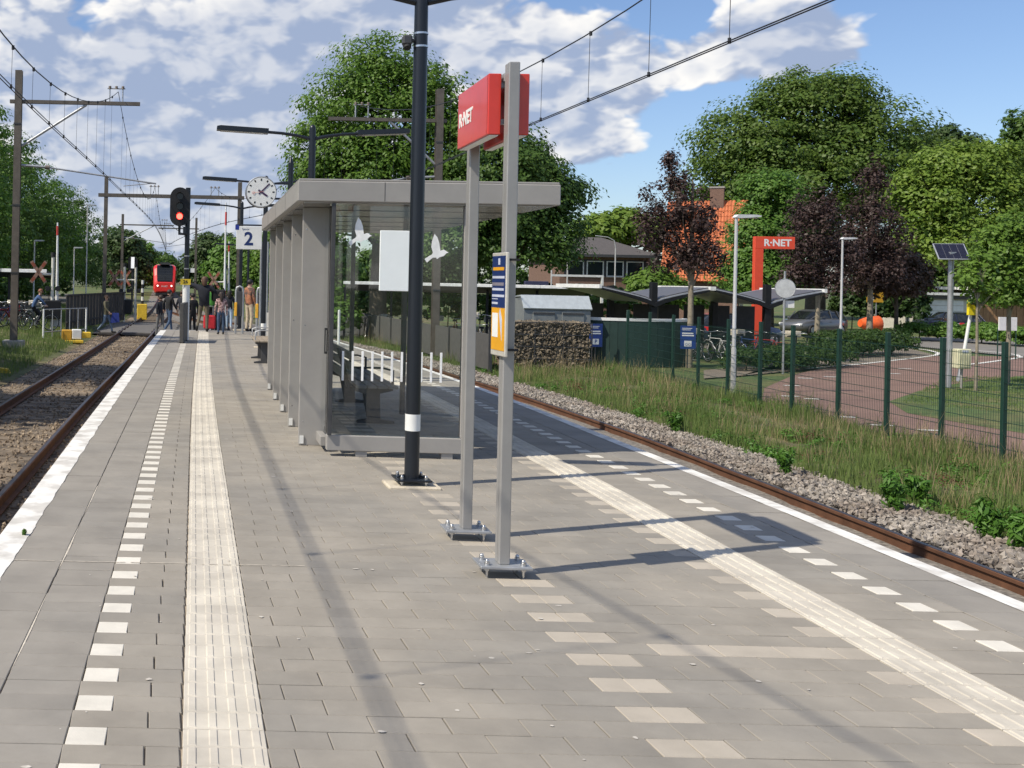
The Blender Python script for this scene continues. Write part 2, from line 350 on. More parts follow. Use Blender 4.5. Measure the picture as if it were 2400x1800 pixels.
for side, cx, nm in ((0, LT, 'left_railway_track'), (1, RT, 'right_railway_track')):
    root = bpy.data.objects.new(nm, None); C.objects.link(root); root['kind'] = 'structure'
    for s in (-1, 1):
        off = s * .7525
        r = sweep(RPROF, (lambda y, o=off: cx(y) + o, YS)).build('rail', RUST, root)
        sweep(RCAP, (lambda y, o=off: cx(y) + o, YS)).build('rail_head', RAILTOP, r)
    y = 6.0
    while y < 75:
        ang = -math.atan2(cx(y + .5) - cx(y - .5), 1.)
        s = link('sleeper', slm if side else slw, root, (cx(y), y, 0 if side else -.035), (0, 0, ang))
        y += .6
# loose stones
def rocks(name, pts, sizes, m, parent, seed):
    r = np.random.RandomState(seed)
    base = np.array([(1, 0, 0), (-1, 0, 0), (0, 1, 0), (0, -1, 0), (0, 0, 1), (0, 0, -1)], float)
    tri = np.array([(0, 2, 4), (2, 1, 4), (1, 3, 4), (3, 0, 4), (2, 0, 5), (1, 2, 5), (3, 1, 5), (0, 3, 5)])
    n = len(pts); V = np.zeros((n, 6, 3))
    q = r.normal(size=(n, 3, 3)); Q = np.linalg.qr(q)[0]
    sc = sizes[:, None] * r.uniform(.6, 1.25, (n, 3))
    b = base[None] * (1 + r.uniform(-.3, .3, (n, 6, 1))) * sc[:, None, :]
    V = np.einsum('nij,nkj->nki', Q, b) + pts[:, None, :]
    F = (tri[None] + (np.arange(n) * 6)[:, None, None]).reshape(-1, 3)
    me = bpy.data.meshes.new(name); me.from_pydata(V.reshape(-1, 3).tolist(), [], F.tolist()); me.materials.append(m); me.update()
    o = link(name, me, parent); o['kind'] = 'stuff'; return o
rs = np.random.RandomState(3)
def scatter(n, y0, y1, xa, xb, zf, pw=1.7):
    t = rs.rand(n) ** pw; y = y0 + (y1 - y0) * t
    x = np.array([xa(a) for a in y]); x2 = np.array([xb(a) for a in y]); k = rs.rand(n)
    x = x + (x2 - x) * k
    z = np.array([zf(a, b) for a, b in zip(k, y)]) + rs.uniform(-.015, .03, n)
    return np.stack([x, y, z], 1)
pr = scatter(21000, 6, 48, lambda y: RT(y) + .82, lambda y: RT(y) + 2.12, lambda k, y: -.885 + .02 * k + (.05 if .15 < k < .55 else 0))
o = rocks('ballast_stones', pr, rs.uniform(.018, .040, len(pr)), BAL, None, 1); tag(o, 'loose grey ballast stones beside the rusty rail below the grass verge', 'ballast')
pl = scatter(11000, 8, 60, lambda y: LT(y) - 1.7, lambda y: LT(y) + 1.7, lambda k, y: -.955 - .0 * k, 1.5)
o = rocks('ballast_stones', pl, rs.uniform(.018, .036, len(pl)), BALB, None, 2); tag(o, 'brown weathered ballast stones between the rails beside platform two', 'ballast')
# ---- platform
PEND = 33.5
py = list(np.arange(1.0, PEND + .01, .5))
plat = MB(); vs = []
prof = lambda y: [(XLs(y) + .10, -1.1), (XLs(y) + .10, -.16), (XLs(y), -.16), (XLs(y), -.012), (XRs(y), -.012), (XRs(y), -.16), (XRs(y) - .10, -.16), (XRs(y) - .10, -1.1)]
for y in py: vs += [(a, y, b) for a, b in prof(y)]
plat.add(vs, [(r * 8 + k, r * 8 + k + 1, (r + 1) * 8 + k + 1, (r + 1) * 8 + k) for r in range(len(py) - 1) for k in range(7)] + [tuple(range(8)), tuple((len(py) - 1) * 8 + k for k in range(8))])
PLAT = struct('platform', plat, SAND)
BEV = .003
def paver_mb(w, d, h=.028, mbx=None, ox=0, oy=0, oz=0., b=BEV, sk=0.):
    m = mbx or MB(); x0, x1, y0, y1 = ox, ox + w, oy, oy + d
    k = lambda yy: sk * (yy - oy)
    a = [(x0 + k(y0), y0), (x1 + k(y0), y0), (x1 + k(y1), y1), (x0 + k(y1), y1)]
    c = [(x0 + b + k(y0), y0 + b), (x1 - b + k(y0), y0 + b), (x1 - b + k(y1), y1 - b), (x0 + b + k(y1), y1 - b)]
    vs = [(p[0], p[1], oz - h) for p in a] + [(p[0], p[1], oz - b) for p in a] + [(p[0], p[1], oz) for p in c]
    fs = [(8, 9, 10, 11)] + [(i, (i + 1) % 4, 4 + (i + 1) % 4, 4 + i) for i in range(4)] + [(4 + i, 4 + (i + 1) % 4, 8 + (i + 1) % 4, 8 + i) for i in range(4)]
    return m.add(vs, fs)
GAP = .0036
_pm = {}
def paver_mesh(w, d, m, nm, tactile=False, sk=0.):
    key = (round(w, 3), round(d, 3), m.name, tactile, sk)
    if key not in _pm:
        x = paver_mb(w - GAP, d - GAP)
        if tactile:
            for k in range(4):
                cx = .034 + k * .0803; g = .018
                x.add([(cx - g, .006, -.001), (cx + g, .006, -.001), (cx + g, d - GAP - .006, -.001), (cx - g, d - GAP - .006, -.001),
                       (cx - g + .005, .012, .005), (cx + g - .005, .012, .005), (cx + g - .005, d - GAP - .012, .005), (cx - g + .005, d - GAP - .012, .005)],
                      [(4, 5, 6, 7), (0, 1, 5, 4), (1, 2, 6, 5), (2, 3, 7, 6), (3, 0, 4, 7)])
        x.v = [(a + sk * b, b, c) for a, b, c in x.v]
        _pm[key] = x.mesh(nm, m)
    return _pm[key]
FAR = {}
cnt = {}
LIM = {'paver': 300, 'tactile_tile': 300, 'dash_paver': 240, 'strip_paver': 200, 'edge_slab': 170, 'pale_paver': 150}
def piece(nm, x, y, w, d, m, tactile=False):
    jz = rng.uniform(-.0018, .0012); 
    sk = 0.
    if nm in ('tactile_tile', 'dash_paver', 'strip_paver', 'edge_slab'):
        fx_ = XLs if x < 1.8 else XRs
        if y > 12 and nm == 'tactile_tile': fx_ = XLs if x < (XLs(y) + XRs(y)) / 2 else XRs
        sk = round((fx_(y + d) - fx_(y)) / d / .005) * .005
    if cnt.get(nm, 0) < LIM[nm] and y > 3.3 and (nm == 'paver' or nm == 'strip_paver' or nm == 'pale_paver' or y < 24):
        cnt[nm] = cnt.get(nm, 0) + 1
        full = abs(w - .30) < .012 and nm == 'paver'
        o = link(nm, paver_mesh(w if not full else .30, d, m, nm, tactile, sk), PLAT, (x + rng.uniform(-.0012, .0012), y + rng.uniform(-.001, .001), jz), (rng.uniform(-.0035, .0035), rng.uniform(-.0035, .0035), rng.uniform(-.002, .002)))
        if full: o.scale.x = w / .30
    else:
        f = FAR.setdefault((nm, m.name), (MB(), m)); paver_mb(w - GAP, d - GAP, .02, f[0], x, y, jz, sk=sk)
        if tactile:
            for k in range(4):
                cx = x + .034 + k * .0803 + sk * d / 2
                f[0].box(cx - .014, cx + .014, y + .01, y + d - .014, jz - .002, jz + .004)
ROW = .15
nrow = int((PEND - 2.6) / ROW)
CLX = lambda y: lerp([4.4, 5.84, 9, 33], [2.10, 2.185, 2.33, 3.3], y)
for r in range(nrow):
    y = 2.6 + r * ROW; xl, xr = XLs(y), XRs(y)
    if r % 2 == 0: piece('edge_slab', xl, y, .48, .30, SLAB); piece('edge_slab', xr - .46, y, .46, .30, SLAB)
    piece('strip_paver', xl + .482, y, .318, ROW, SLAB) if y < 20 else piece('strip_paver', xl + .482, y, .318, ROW, SLAB)
    # dashed line and infill, platform 2 side
    if r % 2 == 0:
        piece('dash_paver', xl + .802, y, .15, ROW, DASH); piece('paver', xl + .954, y, .276, ROW, PAVE)
    else:
        piece('paver', xl + .802, y, .30, ROW, PAVE); piece('paver', xl + 1.104, y, .126, ROW, PAVE)
    piece('tactile_tile', xl + 1.234, y, .314, ROW, TACT, True)
    # platform 1 side
    tr = xr - 1.40
    piece('tactile_tile', tr, y, .314, ROW, TACT, True)
    if r % 2 == 0:
        piece('paver', tr + .316, y, .35, ROW, PAVE); piece('dash_paver', tr + .668, y, .14, ROW, DASH); piece('paver', tr + .810, y, .13, ROW, PAVE)
    else:
        piece('paver', tr + .316, y, .30, ROW, PAVE); piece('paver', tr + .618, y, .322, ROW, PAVE)
    # field
    x0, x1 = xl + 1.552, tr - .002
    cl = CLX(y)
    seq = []
    if r % 2 == 0: seq = [(cl - .15, .15), (cl, .15)]
    pale_end = r % 2 == 1
    xe = x1 - (.15 if pale_end else 0)
    band = abs(y - 4.85) < .076
    if pale_end: piece('pale_paver', xe, y, .15, ROW, PAVE2)
    # pale pair in the middle, running bond outwards
    if seq:
        for a, b in seq: piece('pale_paver', a, y, b, ROW, PAVE2)
        la, ra = cl - .15, cl + .15
    else: la = ra = cl
    x = la; jt = rng.uniform(-.012, .012)
    x -= jt
    if jt > 0: la2 = x
    first = True
    x = la
    while x - x0 > .02:
        wd = min(.30 + (jt if first else 0), x - x0)
        if x - wd - x0 < .06: wd = x - x0
        piece('paver', x - wd, y, wd, ROW, PAVE); x -= wd; first = False
    x = ra; first = True
    while xe - x > .02:
        wd = min(.30 + (jt if first else 0), xe - x)
        if xe - x - wd < .06: wd = xe - x
        if band and x > cl: piece('pale_paver', x, y, wd, ROW, PAVE2)
        else: piece('paver', x, y, wd, ROW, PAVE)
        x += wd; first = False
for (nm, mn), (m, mm) in FAR.items():
    o = m.build(nm, mm, PLAT, fix=False); o['kind'] = 'stuff'
# painted edge line: a worn 3 mm film on the slabs, one strip each side, broken where the paint is gone
for side, wdt in ((0, .185), (1, .12)):
    m = MB(); y = 2.6; vs = []
    ys = list(np.arange(2.6, PEND, .05 if side == 0 else .08))
    for i, yy in enumerate(ys):
        jag = .013 * (mnoise.noise((yy * 3.1, side * 9., 0)) + .6 * mnoise.noise((yy * 11., side * 9., 4.)))
        jag = max(jag, -.05)
        if side == 0: vs += [(XLs(yy) - .004, yy, -.02), (XLs(yy) - .004, yy, .0035), (XLs(yy) + wdt + jag, yy, .0035)]
        else: vs += [(XRs(yy) + .004, yy, -.02), (XRs(yy) + .004, yy, .0035), (XRs(yy) - wdt - jag * .4, yy, .0035)]
    m.add(vs, [f for i in range(len(ys) - 1) for f in ((i * 3, i * 3 + 1, i * 3 + 4, i * 3 + 3), (i * 3 + 1, i * 3 + 2, i * 3 + 5, i * 3 + 4))])
    m.build('edge_line', EDGEW, PLAT)
# ramp down to the level crossing
m = MB(); ys = [PEND + .01, 36, 39, 43, 46]; zs = [-.004, -.1, -.35, -.7, -.82]
vs = []
for y, z in zip(ys, zs): vs += [(XLs(PEND) + .05 + (y - PEND) * .05, y, z), (XRs(PEND) - (y - PEND) * .03, y, z)]
m.add(vs, [(i * 2, i * 2 + 1, i * 2 + 3, i * 2 + 2) for i in range(4)])
vs2 = [(x, y, -1.1) for x, y, z in vs]
m.add(vs + vs2, [(i * 2, i * 2 + 2, i * 2 + 12, i * 2 + 10) for i in range(4)] + [(i * 2 + 1, i * 2 + 3, i * 2 + 13, i * 2 + 11) for i in range(4)])
struct('ramp', m, mat('ramp_paving', (.27, .255, .235), .85, 0, .12, 2))
# crossing road, with rubber panels between the rails
ASPH = mat('asphalt', (.085, .082, .078), .9, 0, .15, 3, .3, 60)
m = MB(); m.add([(-60, 46, -.84), (16, 46, -.84), (18, 56, -.84), (-60, 56, -.84)], [(0, 1, 2, 3)])
struct('road', m, ASPH)
for cx in (LT, RT):
    for (a, b) in ((-.66, .66), (.83, 1.7), (-1.7, -.83)):
        for k in range(5):
            y0 = 46 + k * 2
            o = MB().bevbox(cx(y0 + 1) + a, cx(y0 + 1) + b, y0 + .01, y0 + 1.99, -.9, -.772, .012).build('crossing_panel', mat('crossing_rubber', (.13, .12, .11), .85, 0, .15), bpy.data.objects['road'])

# pale specks of gum and droppings, and a sand filled joint across the paving
m = MB(); r_ = random.Random(12)
for k in range(90):
    y = 3.6 + 13 * r_.random() ** 1.5; x = r_.uniform(XLs(y) + .5, XRs(y) - .6); a = r_.uniform(.004, .014); b = a * r_.uniform(.5, 2.2); n = 7; t0 = r_.uniform(0, 3)
    if k % 12 == 0: b *= 2.5
    m.add([(x + (b if k % 2 else a) * math.cos(t0 + 6.283 * i / n) * r_.uniform(.7, 1.2), y + a * math.sin(t0 + 6.283 * i / n) * r_.uniform(.7, 1.2), .0028) for i in range(n)], [tuple(range(n))])
o = m.build('gum_spots', mat('gum_spot', (.52, .48, .42), .8, 0, .2, 40), PLAT); o['kind'] = 'stuff'
m = MB(); xs = np.linspace(-.98, .95, 60); vs = []
for x in xs:
    wv = .004 + .004 * abs(mnoise.noise((x * 7, 0, 0))); yy = 6.22 + .006 * mnoise.noise((x * 3, 1, 0)); vs += [(x, yy - wv, .0025), (x, yy + wv, .0025)]
m.add(vs, [(2 * i, 2 * i + 1, 2 * i + 3, 2 * i + 2) for i in range(59) if i % 13]); m.build('sand_joint', mat('pale_sand', (.58, .52, .43), .95, 0, .2, 20), PLAT)
m = MB(); ys = np.arange(3.3, 8.5, .05); vs = []
for y in ys:
    wv = max(0, .003 + .010 * mnoise.noise((y * 1.3, 7, 0))) ; x = XLs(y) + .481; vs += [(x - wv * .3, y, .0022), (x + wv, y, .0022)]
m.add(vs, [(2 * i, 2 * i + 1, 2 * i + 3, 2 * i + 2) for i in range(len(ys) - 1)]); m.build('sand_joint', mat('pale_sand', (.58, .52, .43), .95, 0, .2, 20), PLAT)
# ================================================================ sign, lamp, shelter
AX = -math.atan2(.049, 1)                 # the platform furniture stands square to the platform, which drifts to the right
def base_plate(root, x, y, w, d, mt, z=.055, zlow=0.):
    p = MB().bevbox(x - w / 2, x + w / 2, y - d / 2, y + d / 2, z, z + .016, .003).build('base_plate', mt, root)
    for sx in (-1, 1):
        for sy in (-1, 1):
            bx, by = x + sx * (w / 2 - .045), y + sy * (d / 2 - .04)
            b = MB().cyl(bx, by, zlow - .02, z + .040, .008, n=8).cyl(bx, by, z + .016, z + .034, .016, n=6).cyl(bx, by, z - .016, z, .016, n=6)
            b.sphere((bx, by, z + .040), .0135, 8, 5).build('anchor_bolt', STEELBOLT, p)
    return p
def rtext(parent, s, size, loc, rot, m, bold=.0): return text('lettering', s, size, m, parent, loc, rot, .0015, 'CENTER', bold)
# --- double-post sign
sg = thing('double_post_sign', 'red double sided R-NET box sign carried by two grey posts on bolted plates', 'sign', (2.105, 6.13, 0), AX)
PY2 = .86
POST = mat('post_grey', (.335, .325, .31), .38, .25, .06, 4)
for y in (0, PY2):
    m = MB().bevbox(-.032, .032, y - .045, y + .045, .07, 2.99 if y else 3.03, .005)
    m.box(-.034, -.028, y - .010, y + .010, .08, 2.6); m.build('post', POST, sg)
    base_plate(sg, 0, y, .30, .20, GALV)
MB().bevbox(-.032, .032, .046, PY2 - .046, 2.93, 2.985, .005).build('crossbar', POST, sg)
for x0, x1 in ((-.122, -.046), (.048, .120)):
    pn = MB().bevbox(x0, x1, .06, .80, 2.615, 2.98, .004).build('sign_panel', RED, sg)
    MB().box(x0 + .012, x1 - .012, .07, .79, 2.608, 2.6135).build('panel_base', WHITE, pn)
    s = -1 if x0 < 0 else 1
    for zz in (2.64, 2.955):
        for yy in (.10, .43, .76): MB().tube([(x0 - .001, yy, zz), (x1 + .001, yy, zz)], .006, 8).build('rivet', RED, pn)
    MB().box(x0 - .0012, x1 + .0012, .078, .081, 2.617, 2.978).build('seam', mat('seam_red', (.25, .01, .01), .5), pn)
    rtext(pn, 'R·NET', .125, (x0 - .0015 if s < 0 else x1 + .0015, .59 if s < 0 else .27, 2.79), (R(90), 0, R(-90 if s < 0 else 90)), WHITE, .004)
for zz in (2.68, 2.90):
    for y in (0.1, .70):
        MB().box(-.047, .049, y - .02, y + .02, zz, zz + .03).build('bracket', GALV, sg)
# --- timetable frame strapped to the near post
NAVY = mat('navy_print', (.012, .03, .13), .3, 0, .06); YEL = mat('yellow_print', (.75, .36, .02), .35, 0, .06); PALE = mat('pale_print', (.55, .58, .68), .4)
p0 = P(1085, 545, 6.3); p1 = P(1082, 771, 6.3)
tb = thing('timetable_board', 'narrow blue and yellow travel information board strapped to the near grey sign post', 'notice board', (2.072, 6.035, .119), R(0)); tb.scale.z = .953
z0, z1 = 1.235, 1.875
MB().bevbox(-.022, -.004, -.03, .22, z0, z1, .004).build('frame', mat('pale_frame', (.66, .62, .54), .35, .3), tb)
sh = MB().box(-.0245, -.0205, -.018, .208, z0 + .30, z1 - .02).build('blue_poster', NAVY, tb)
MB().box(-.0245, -.0205, -.018, .208, z0 + .035, z0 + .297).build('yellow_poster', YEL, tb)
for za, zb, ya, yb, mm in ((1.80, 1.84, .07, .10, PALE), (1.765, 1.785, .0, .19, YEL), (1.715, 1.73, -.01, .20, PALE), (1.67, 1.69, 0., .2, mat('dull_print', (.22, .2, .24), .4)), (1.64, 1.655, 0., .2, PALE), (1.60, 1.615, -.01, .2, PALE), (1.585, 1.59, .1, .2, PALE), (1.555, 1.568, .1, .2, PALE)):
    MB().box(-.0262, -.0242, ya, yb, za, zb).build('printed_band', mm, sh)
yp = [o for o in tb.children if o.name.startswith('yellow_poster')][0]
MB().box(-.0262, -.0242, .09, .19, 1.35, 1.50).build('timetable_sheet', WHITE, yp)
MB().prism([(.02, 1.33), (.07, 1.50), (.055, 1.53), (.02, 1.46)], -.0262, -.0242, 'x').build('map_patch', PALE, yp)
for i, zz in enumerate((1.825, 1.27)):
    MB().box(-.004, .075, .02, .034, zz, zz + .014).build('strap', RUBBER, tb)
# --- black platform lamps
LAMPGL = mat('lamp_lens', (.5, .5, .48), .25)
def lamp(loc, label, detail=True):
    t = thing('platform_lamp', label, 'lamp post', loc, AX + R(1.5), 'black double armed platform lamps')
    m = MB().cyl(0, 0, .07, 3.7, .061, .058, 24).cyl(0, 0, 3.7, 4.25, .058, .055, 24); m.sphere((0, 0, 4.25), (.055, .055, .07), 16, 6); m.build('pole', BLACK, t)
    p = base_plate(t, 0, 0, .29, .26, BLACK, .055, .02)
    for sx in (-1, 1):
        MB().prism([(sx * .062, .071), (sx * .13, .071), (sx * .062, .10)], -.005, .005).build('gusset', BLACK, p)
    MB().tube([(0, 0, .47), (0, 0, .61)], .0635, 24, cap=False).build('white_band', WHITE, t)
    for s in (-1, 1):
        a = MB().tube([(s * .05, 0, 4.085), (s * .25, 0, 4.13), (s * .5, 0, 4.165), (s * .80, 0, 4.185)], [.03, .028, .026, .026], 10).build('arm', BLACK, t)
        M4 = Matrix.Translation((s * .74, 0, 4.185)) @ Matrix.Rotation(R(-3.0 * s), 4, 'Y')
        l = MB().prism([(0, -.035), (s * .86, -.03), (s * .86, .03), (s * .8, .045), (0, .045)], -.10, .10, 'y', M4).build('luminaire', BLACK, a)
        MB().box(.08 if s > 0 else -.80, .80 if s > 0 else -.08, -.08, .08, -.0415, -.036, M4).build('lens', LAMPGL, l)
    MB().bevbox(-.22, .22, -.16, .16, -.03, .022, .012).build('footing', mat('pale_mortar', (.55, .48, .37), .9, 0, .15, 12, .3, 50), t)
    return t
L1 = lamp((2.22, 8.74, 0), 'tall black double armed lamp post with white band beside the red box sign')
for (x, y, lb) in ((2.62, 17.3, 'black double armed lamp post rising behind the glass shelter roof'), (2.80, 26.0, 'black double armed lamp post behind the round station clock'),
                   (2.95, 34.8, 'black double armed lamp post beside the card readers at the ramp'), (4.6, 50., 'black double armed lamp post beyond the ramp at the level crossing')):
    copy_tree(L1, (x, y, -.0 if y < 40 else -.84), label=lb)
cm = thing('security_camera', 'dark security camera strapped to the tall black lamp post', 'camera', (2.22, 8.74, 0), AX)
MB().bevbox(-.155, -.075, -.05, .03, 3.72, 3.80, .012).build('housing', DGREY, cm)
MB().tube([(-.115, -.01, 3.72), (-.115, -.03, 3.69)], [.038, .03], 12).build('dome', RUBBER, cm)
MB().tube([(-.075, 0, 3.76), (-.055, 0, 3.76)], .018, 8).build('mount', DGREY, cm)
for zz in (3.70, 3.81): MB().tube([(0, 0, zz), (0, 0, zz + .016)], .062, 20, cap=False).build('strap', STEELBOLT, cm)
# --- shelter
sh = thing('platform_shelter', 'grey glass sided waiting shelter with flat overhanging roof on the platform', 'shelter', (1.40, 10.10, 0), AX)
SL, SW = 6.3, 2.52
rf = MB().bevbox(0, SW, 0, SL, 2.49, 2.69, .008).build('roof', GREY, sh)
MB().box(.06, SW - .06, .06, SL - .06, 2.478, 2.4885).build('soffit', mat('soffit_panel', (.33, .31, .29), .18, .35, .06, 2), rf)
for k in range(1, 4): MB().box(-.0015, -.0005, k * SL / 4 - .003, k * SL / 4 + .003, 2.5, 2.685).build('fascia_seam', DGREY, rf)
for k in range(1, 3): MB().box(k * SW / 3 - .003, k * SW / 3 + .003, -.0015, -.0005, 2.5, 2.685).build('fascia_seam', DGREY, rf)
for k in range(1, 6): MB().box(.06, SW - .06, k * SL / 6 - .006, k * SL / 6 + .006, 2.473, 2.4775).build('soffit_joint', DGREY, rf)
MB().bevbox(.01, SW - .01, .01, SL - .01, 2.692, 2.712, .004).build('roof_trim', GREY, rf)
for k in range(5):
    yk = .72 + k * 1.33
    f = MB().bevbox(.10 + .02, .40, yk - .035, yk + .035, .002, 2.477, .004).build('fin', GREY, sh)
    MB().box(.13, .17, yk - .05, yk - .036, .02, .10).build('foot_bracket', WHITE, f)
    if k < 2:
        for z in (.25, 1.25, 2.25):
            for x in (.16, .36): MB().tube([(x, yk - .0365, z), (x, yk - .0345, z)], .008, 8).build('screw', STEELBOLT, f)
GL = glass('shelter_glass', (.97, .985, .975))
# long wall behind the fins
for k in range(4):
    ya, yb = .76 + k * 1.33, .76 + (k + 1) * 1.33 - .075
    MB().box(.33, .342, ya, yb, .16, 2.46).build('glass_pane', GL, sh)
MB().bevbox(.30, .37, .30, SL - .2, .06, .155, .004).build('sill_beam', GREY, sh)
# near end: glazed screen over a box beam
MB().bevbox(.335, 1.67, .06, .17, .055, .205, .006).build('end_beam', GREY, sh)
for x in (.62, 1.45): MB().box(x, x + .11, .075, .155, 0, .055).build('beam_foot', GREY, sh)
MB().bevbox(1.63, 1.69, .075, .155, .21, 2.477, .004).build('end_post', GREY, sh)
MB().bevbox(.335, .375, .02, .058, .21, 2.477, .003).build('end_trim', DGREY, sh)
gp = MB().box(.378, 1.628, .102, .114, .206, 2.46).build('glass_pane', GL, sh)
MB().box(.345, .353, .175, .66, .206, 2.46).build('glass_pane', GL, sh)
for z in (.98, 1.22): MB().box(.335, .365, .35, .40, z, z + .02).build('hinge_clip', RUBBER, sh)
MB().tube([(.335, .375, .98), (.335, .375, 1.24)], .007, 6).build('handle_bar', RUBBER, sh)
# far end and platform 1 side
MB().box(.42, 1.40, SL - .20, SL - .188, .2, 2.46).build('glass_pane', GL, sh)
for x in (.40, .92, 1.42): MB().bevbox(x - .03, x + .03, SL - .23, SL - .155, .03, 2.477, .004).build('mullion', DGREY, sh)
MB().bevbox(1.64, 1.70, 3.2, 3.27, .03, 2.477, .004).build('mullion', DGREY, sh)
# stickers on the end pane
def place_uv(u, v, y=.098):    # picture point on the end pane, in shelter coordinates
    inv = sh.matrix_basis.inverted()
    o = inv @ Vector((0, 0, CH)); d = (inv @ P(u, v, 10.)) - o
    t = (y - o.y) / d.y; q = o + d * t
    return q.x, q.z
STK = mat('white_sticker', (.90, .90, .88), .6)
bird = [(0, .02), (.05, .055), (.085, .075), (.10, .10), (.078, .17), (.085, .24), (.115, .33), (.15, .29), (.175, .22), (.185, .15), (.19, .125), (.23, .14), (.265, .118), (.29, .105), (.262, .095), (.23, .06), (.18, .045), (.15, .02), (.14, .04), (.10, .038), (.055, .0), (.03, -.025)]
for (u, v) in ((752, 527), (917, 563)):
    bx, bz = place_uv(u, v)
    me = MB(); 
    me.add([(bx + x * .80, .0985, bz + z * .80) for x, z in bird], [tuple(range(len(bird)))]); me.build('bird_sticker', STK, gp)
for k in range(11):
    u0 = 740 + k * 21.2
    xa, za = place_uv(u0, 822 + k * .5); xb, zb = place_uv(u0, 758 + k * .4)
    MB().bevbox(xa - .011, xa + .011, .0965, .1005, za, zb, .0015).build('stripe_sticker', STK, gp)
xa, za = place_uv(818, 628); xb, zb = place_uv(884, 499)
ps = thing('poster_board', 'blank pale bluish white poster board hung on the shelter end glass', 'poster', sh.location, AX)
MB().bevbox(xa, xb, .070, .095, za, zb, .004).build('board', mat('pale_board', (.86, .90, .89), .5, var=.015), ps)
MB().box(xa + .03, xa + .07, .095, .1015, zb - .06, zb - .03).build('clip', GALV, ps); MB().box(xb - .07, xb - .03, .095, .1015, zb - .06, zb - .03).build('clip', GALV, ps)
# --- benches
WOOD = mat('weathered_slat', (.30, .25, .19), .8, 0, .15, 8, .2, 60)
def bench(loc, rz, label, length=1.8, wm=None, bm=None):
    t = thing('platform_bench', label, 'bench', loc, rz)
    for k in range(4): MB().bevbox(0, length, -.42 + k * .105, -.325 + k * .105, .44, .475, .006).build('seat_slat', wm or WOOD, t)
    for k in range(3):
        M4 = Matrix.Translation((0, .02, .52 + k * .125)) @ Matrix.Rotation(R(-14), 4, 'X')
        MB().bevbox(0, length, 0, .03, 0, .11, .006, M4).build('back_slat', wm or WOOD, t)
    for x in (.25, length - .25):
        l = MB(); l.prism([(-.40, .44), (.02, .44), (.02, .40), (-.10, .36), (-.15, .05), (-.05, .03), (-.05, 0), (-.42, 0), (-.42, .03), (-.28, .05), (-.27, .36), (-.40, .40)], x - .035, x + .035, 'x'); l.build('leg', bm or DGREY, t)
        MB().prism([(.02, .42), (.06, .42), (.17, .90), (.13, .90)], x - .025, x + .025, 'x').build('back_bracket', bm or DGREY, t)
        MB().tube([(x, -.40, .475), (x, -.40, .64), (x, -.30, .67), (x, .04, .67)], .014, 8).build('armrest', bm or GALV, t)
    return t
bi = bench((2.45, 12.35, 0), R(90) + AX, 'dark grey bench standing inside the glass shelter', 2.6, mat('grey_bench_slat', (.20, .19, .175), .6), DGREY); bi.scale.y = 1.2
bench((2.60, 22.7, 0), R(-90) + AX, 'wooden slatted bench on the open platform behind the shelter', 1.8)
# ================================================================ overhead line, signals, platform fittings
MAST = mat('weathered_mast', (.145, .125, .105), .7, .3, .15, 5)
WIRE = mat('overhead_wire', (.03, .03, .032), .5, .4)
INS = mat('insulator', (.20, .16, .13), .4)
def hbeam(m, x, y, z0, z1, w=.2, d=.2, t=.014):
    m.box(x - w / 2, x + w / 2, y - d / 2, y - d / 2 + t, z0, z1); m.box(x - w / 2, x + w / 2, y + d / 2 - t, y + d / 2, z0, z1)
    m.box(x - t / 2, x + t / 2, y - d / 2 + t, y + d / 2 - t, z0, z1); return m
def ins_frame(root, x, z, parent=None):
    f = MB()
    for s in (-1, 1): f.tube([(x + s * .22, 0, z), (x + s * .22, 0, z + .45)], .022, 6)
    f.tube([(x - .30, 0, z + .45), (x + .30, 0, z + .45)], .02, 6); f.build('insulator_frame', GALV, parent or root)
    i = MB()
    for k in range(3):
        for s in (-1, 0, 1): i.cyl(x + s * .22, 0, z + .44 + k * .035, z + .465 + k * .035, .055, .04, 8)
    i.build('insulator', INS, parent or root)
def cantilever(name, label, x, y, zb, ztop, xa, xb, zarm, xi, sgn, zreg, xreg):
    t = thing(name, label, 'mast', (x, y, zb), 0, 'overhead line masts')
    r = lambda z: z - zb
    hbeam(MB(), 0, 0, 0, r(ztop), .24, .22).build('mast_post', MAST, t)
    MB().bevbox(-.35, .35, -.3, .3, -.25, .03, .02).build('footing', CONC, t)
    a = MB().box(xa - x, xb - x, -.06, -.045, r(zarm) - .06, r(zarm) + .06).box(xa - x, xb - x, .045, .06, r(zarm) - .06, r(zarm) + .06).box(xa - x, xb - x, -.045, .045, r(zarm) + .04, r(zarm) + .055).build('cantilever_arm', MAST, t)
    MB().tube([(sgn * .13, 0, r(zarm) - 1.5), (xi - x - sgn * 1.0, 0, r(zarm) - .06)], .045, 8).build('strut', GALV, t)
    ins_frame(t, xi - x, r(zarm) + .055, a)
    MB().tube([(sgn * .13, 0, r(zreg) + .65), (sgn * 1.0, 0, r(zreg) + .60)], .045, 8).tube([(sgn * 1.0, 0, r(zreg) + .60), (xreg - x, 0, r(zreg) + .12)], .028, 8).build('registration_arm', GALV, t)
    MB().tube([(xreg - x, 0, r(zreg) + .14), (xreg - x - sgn * .2, 0, r(zreg) + .12), (xreg - x - sgn * 1.1, 0, r(zreg) + .02)], .014, 6).build('steady_arm', GALV, t)
    MB().tube([(sgn * .95, 0, r(zreg) + .60), (sgn * 1.1, 0, r(zreg) + .59)], .075, 10).build('arm_insulator', INS, t)
    for zz in (.25, .5, .8):
        MB().box(-.14, .14, -.125, -.112, r(ztop) * zz, r(ztop) * zz + .05).build('clamp', DGREY, t)
    return t
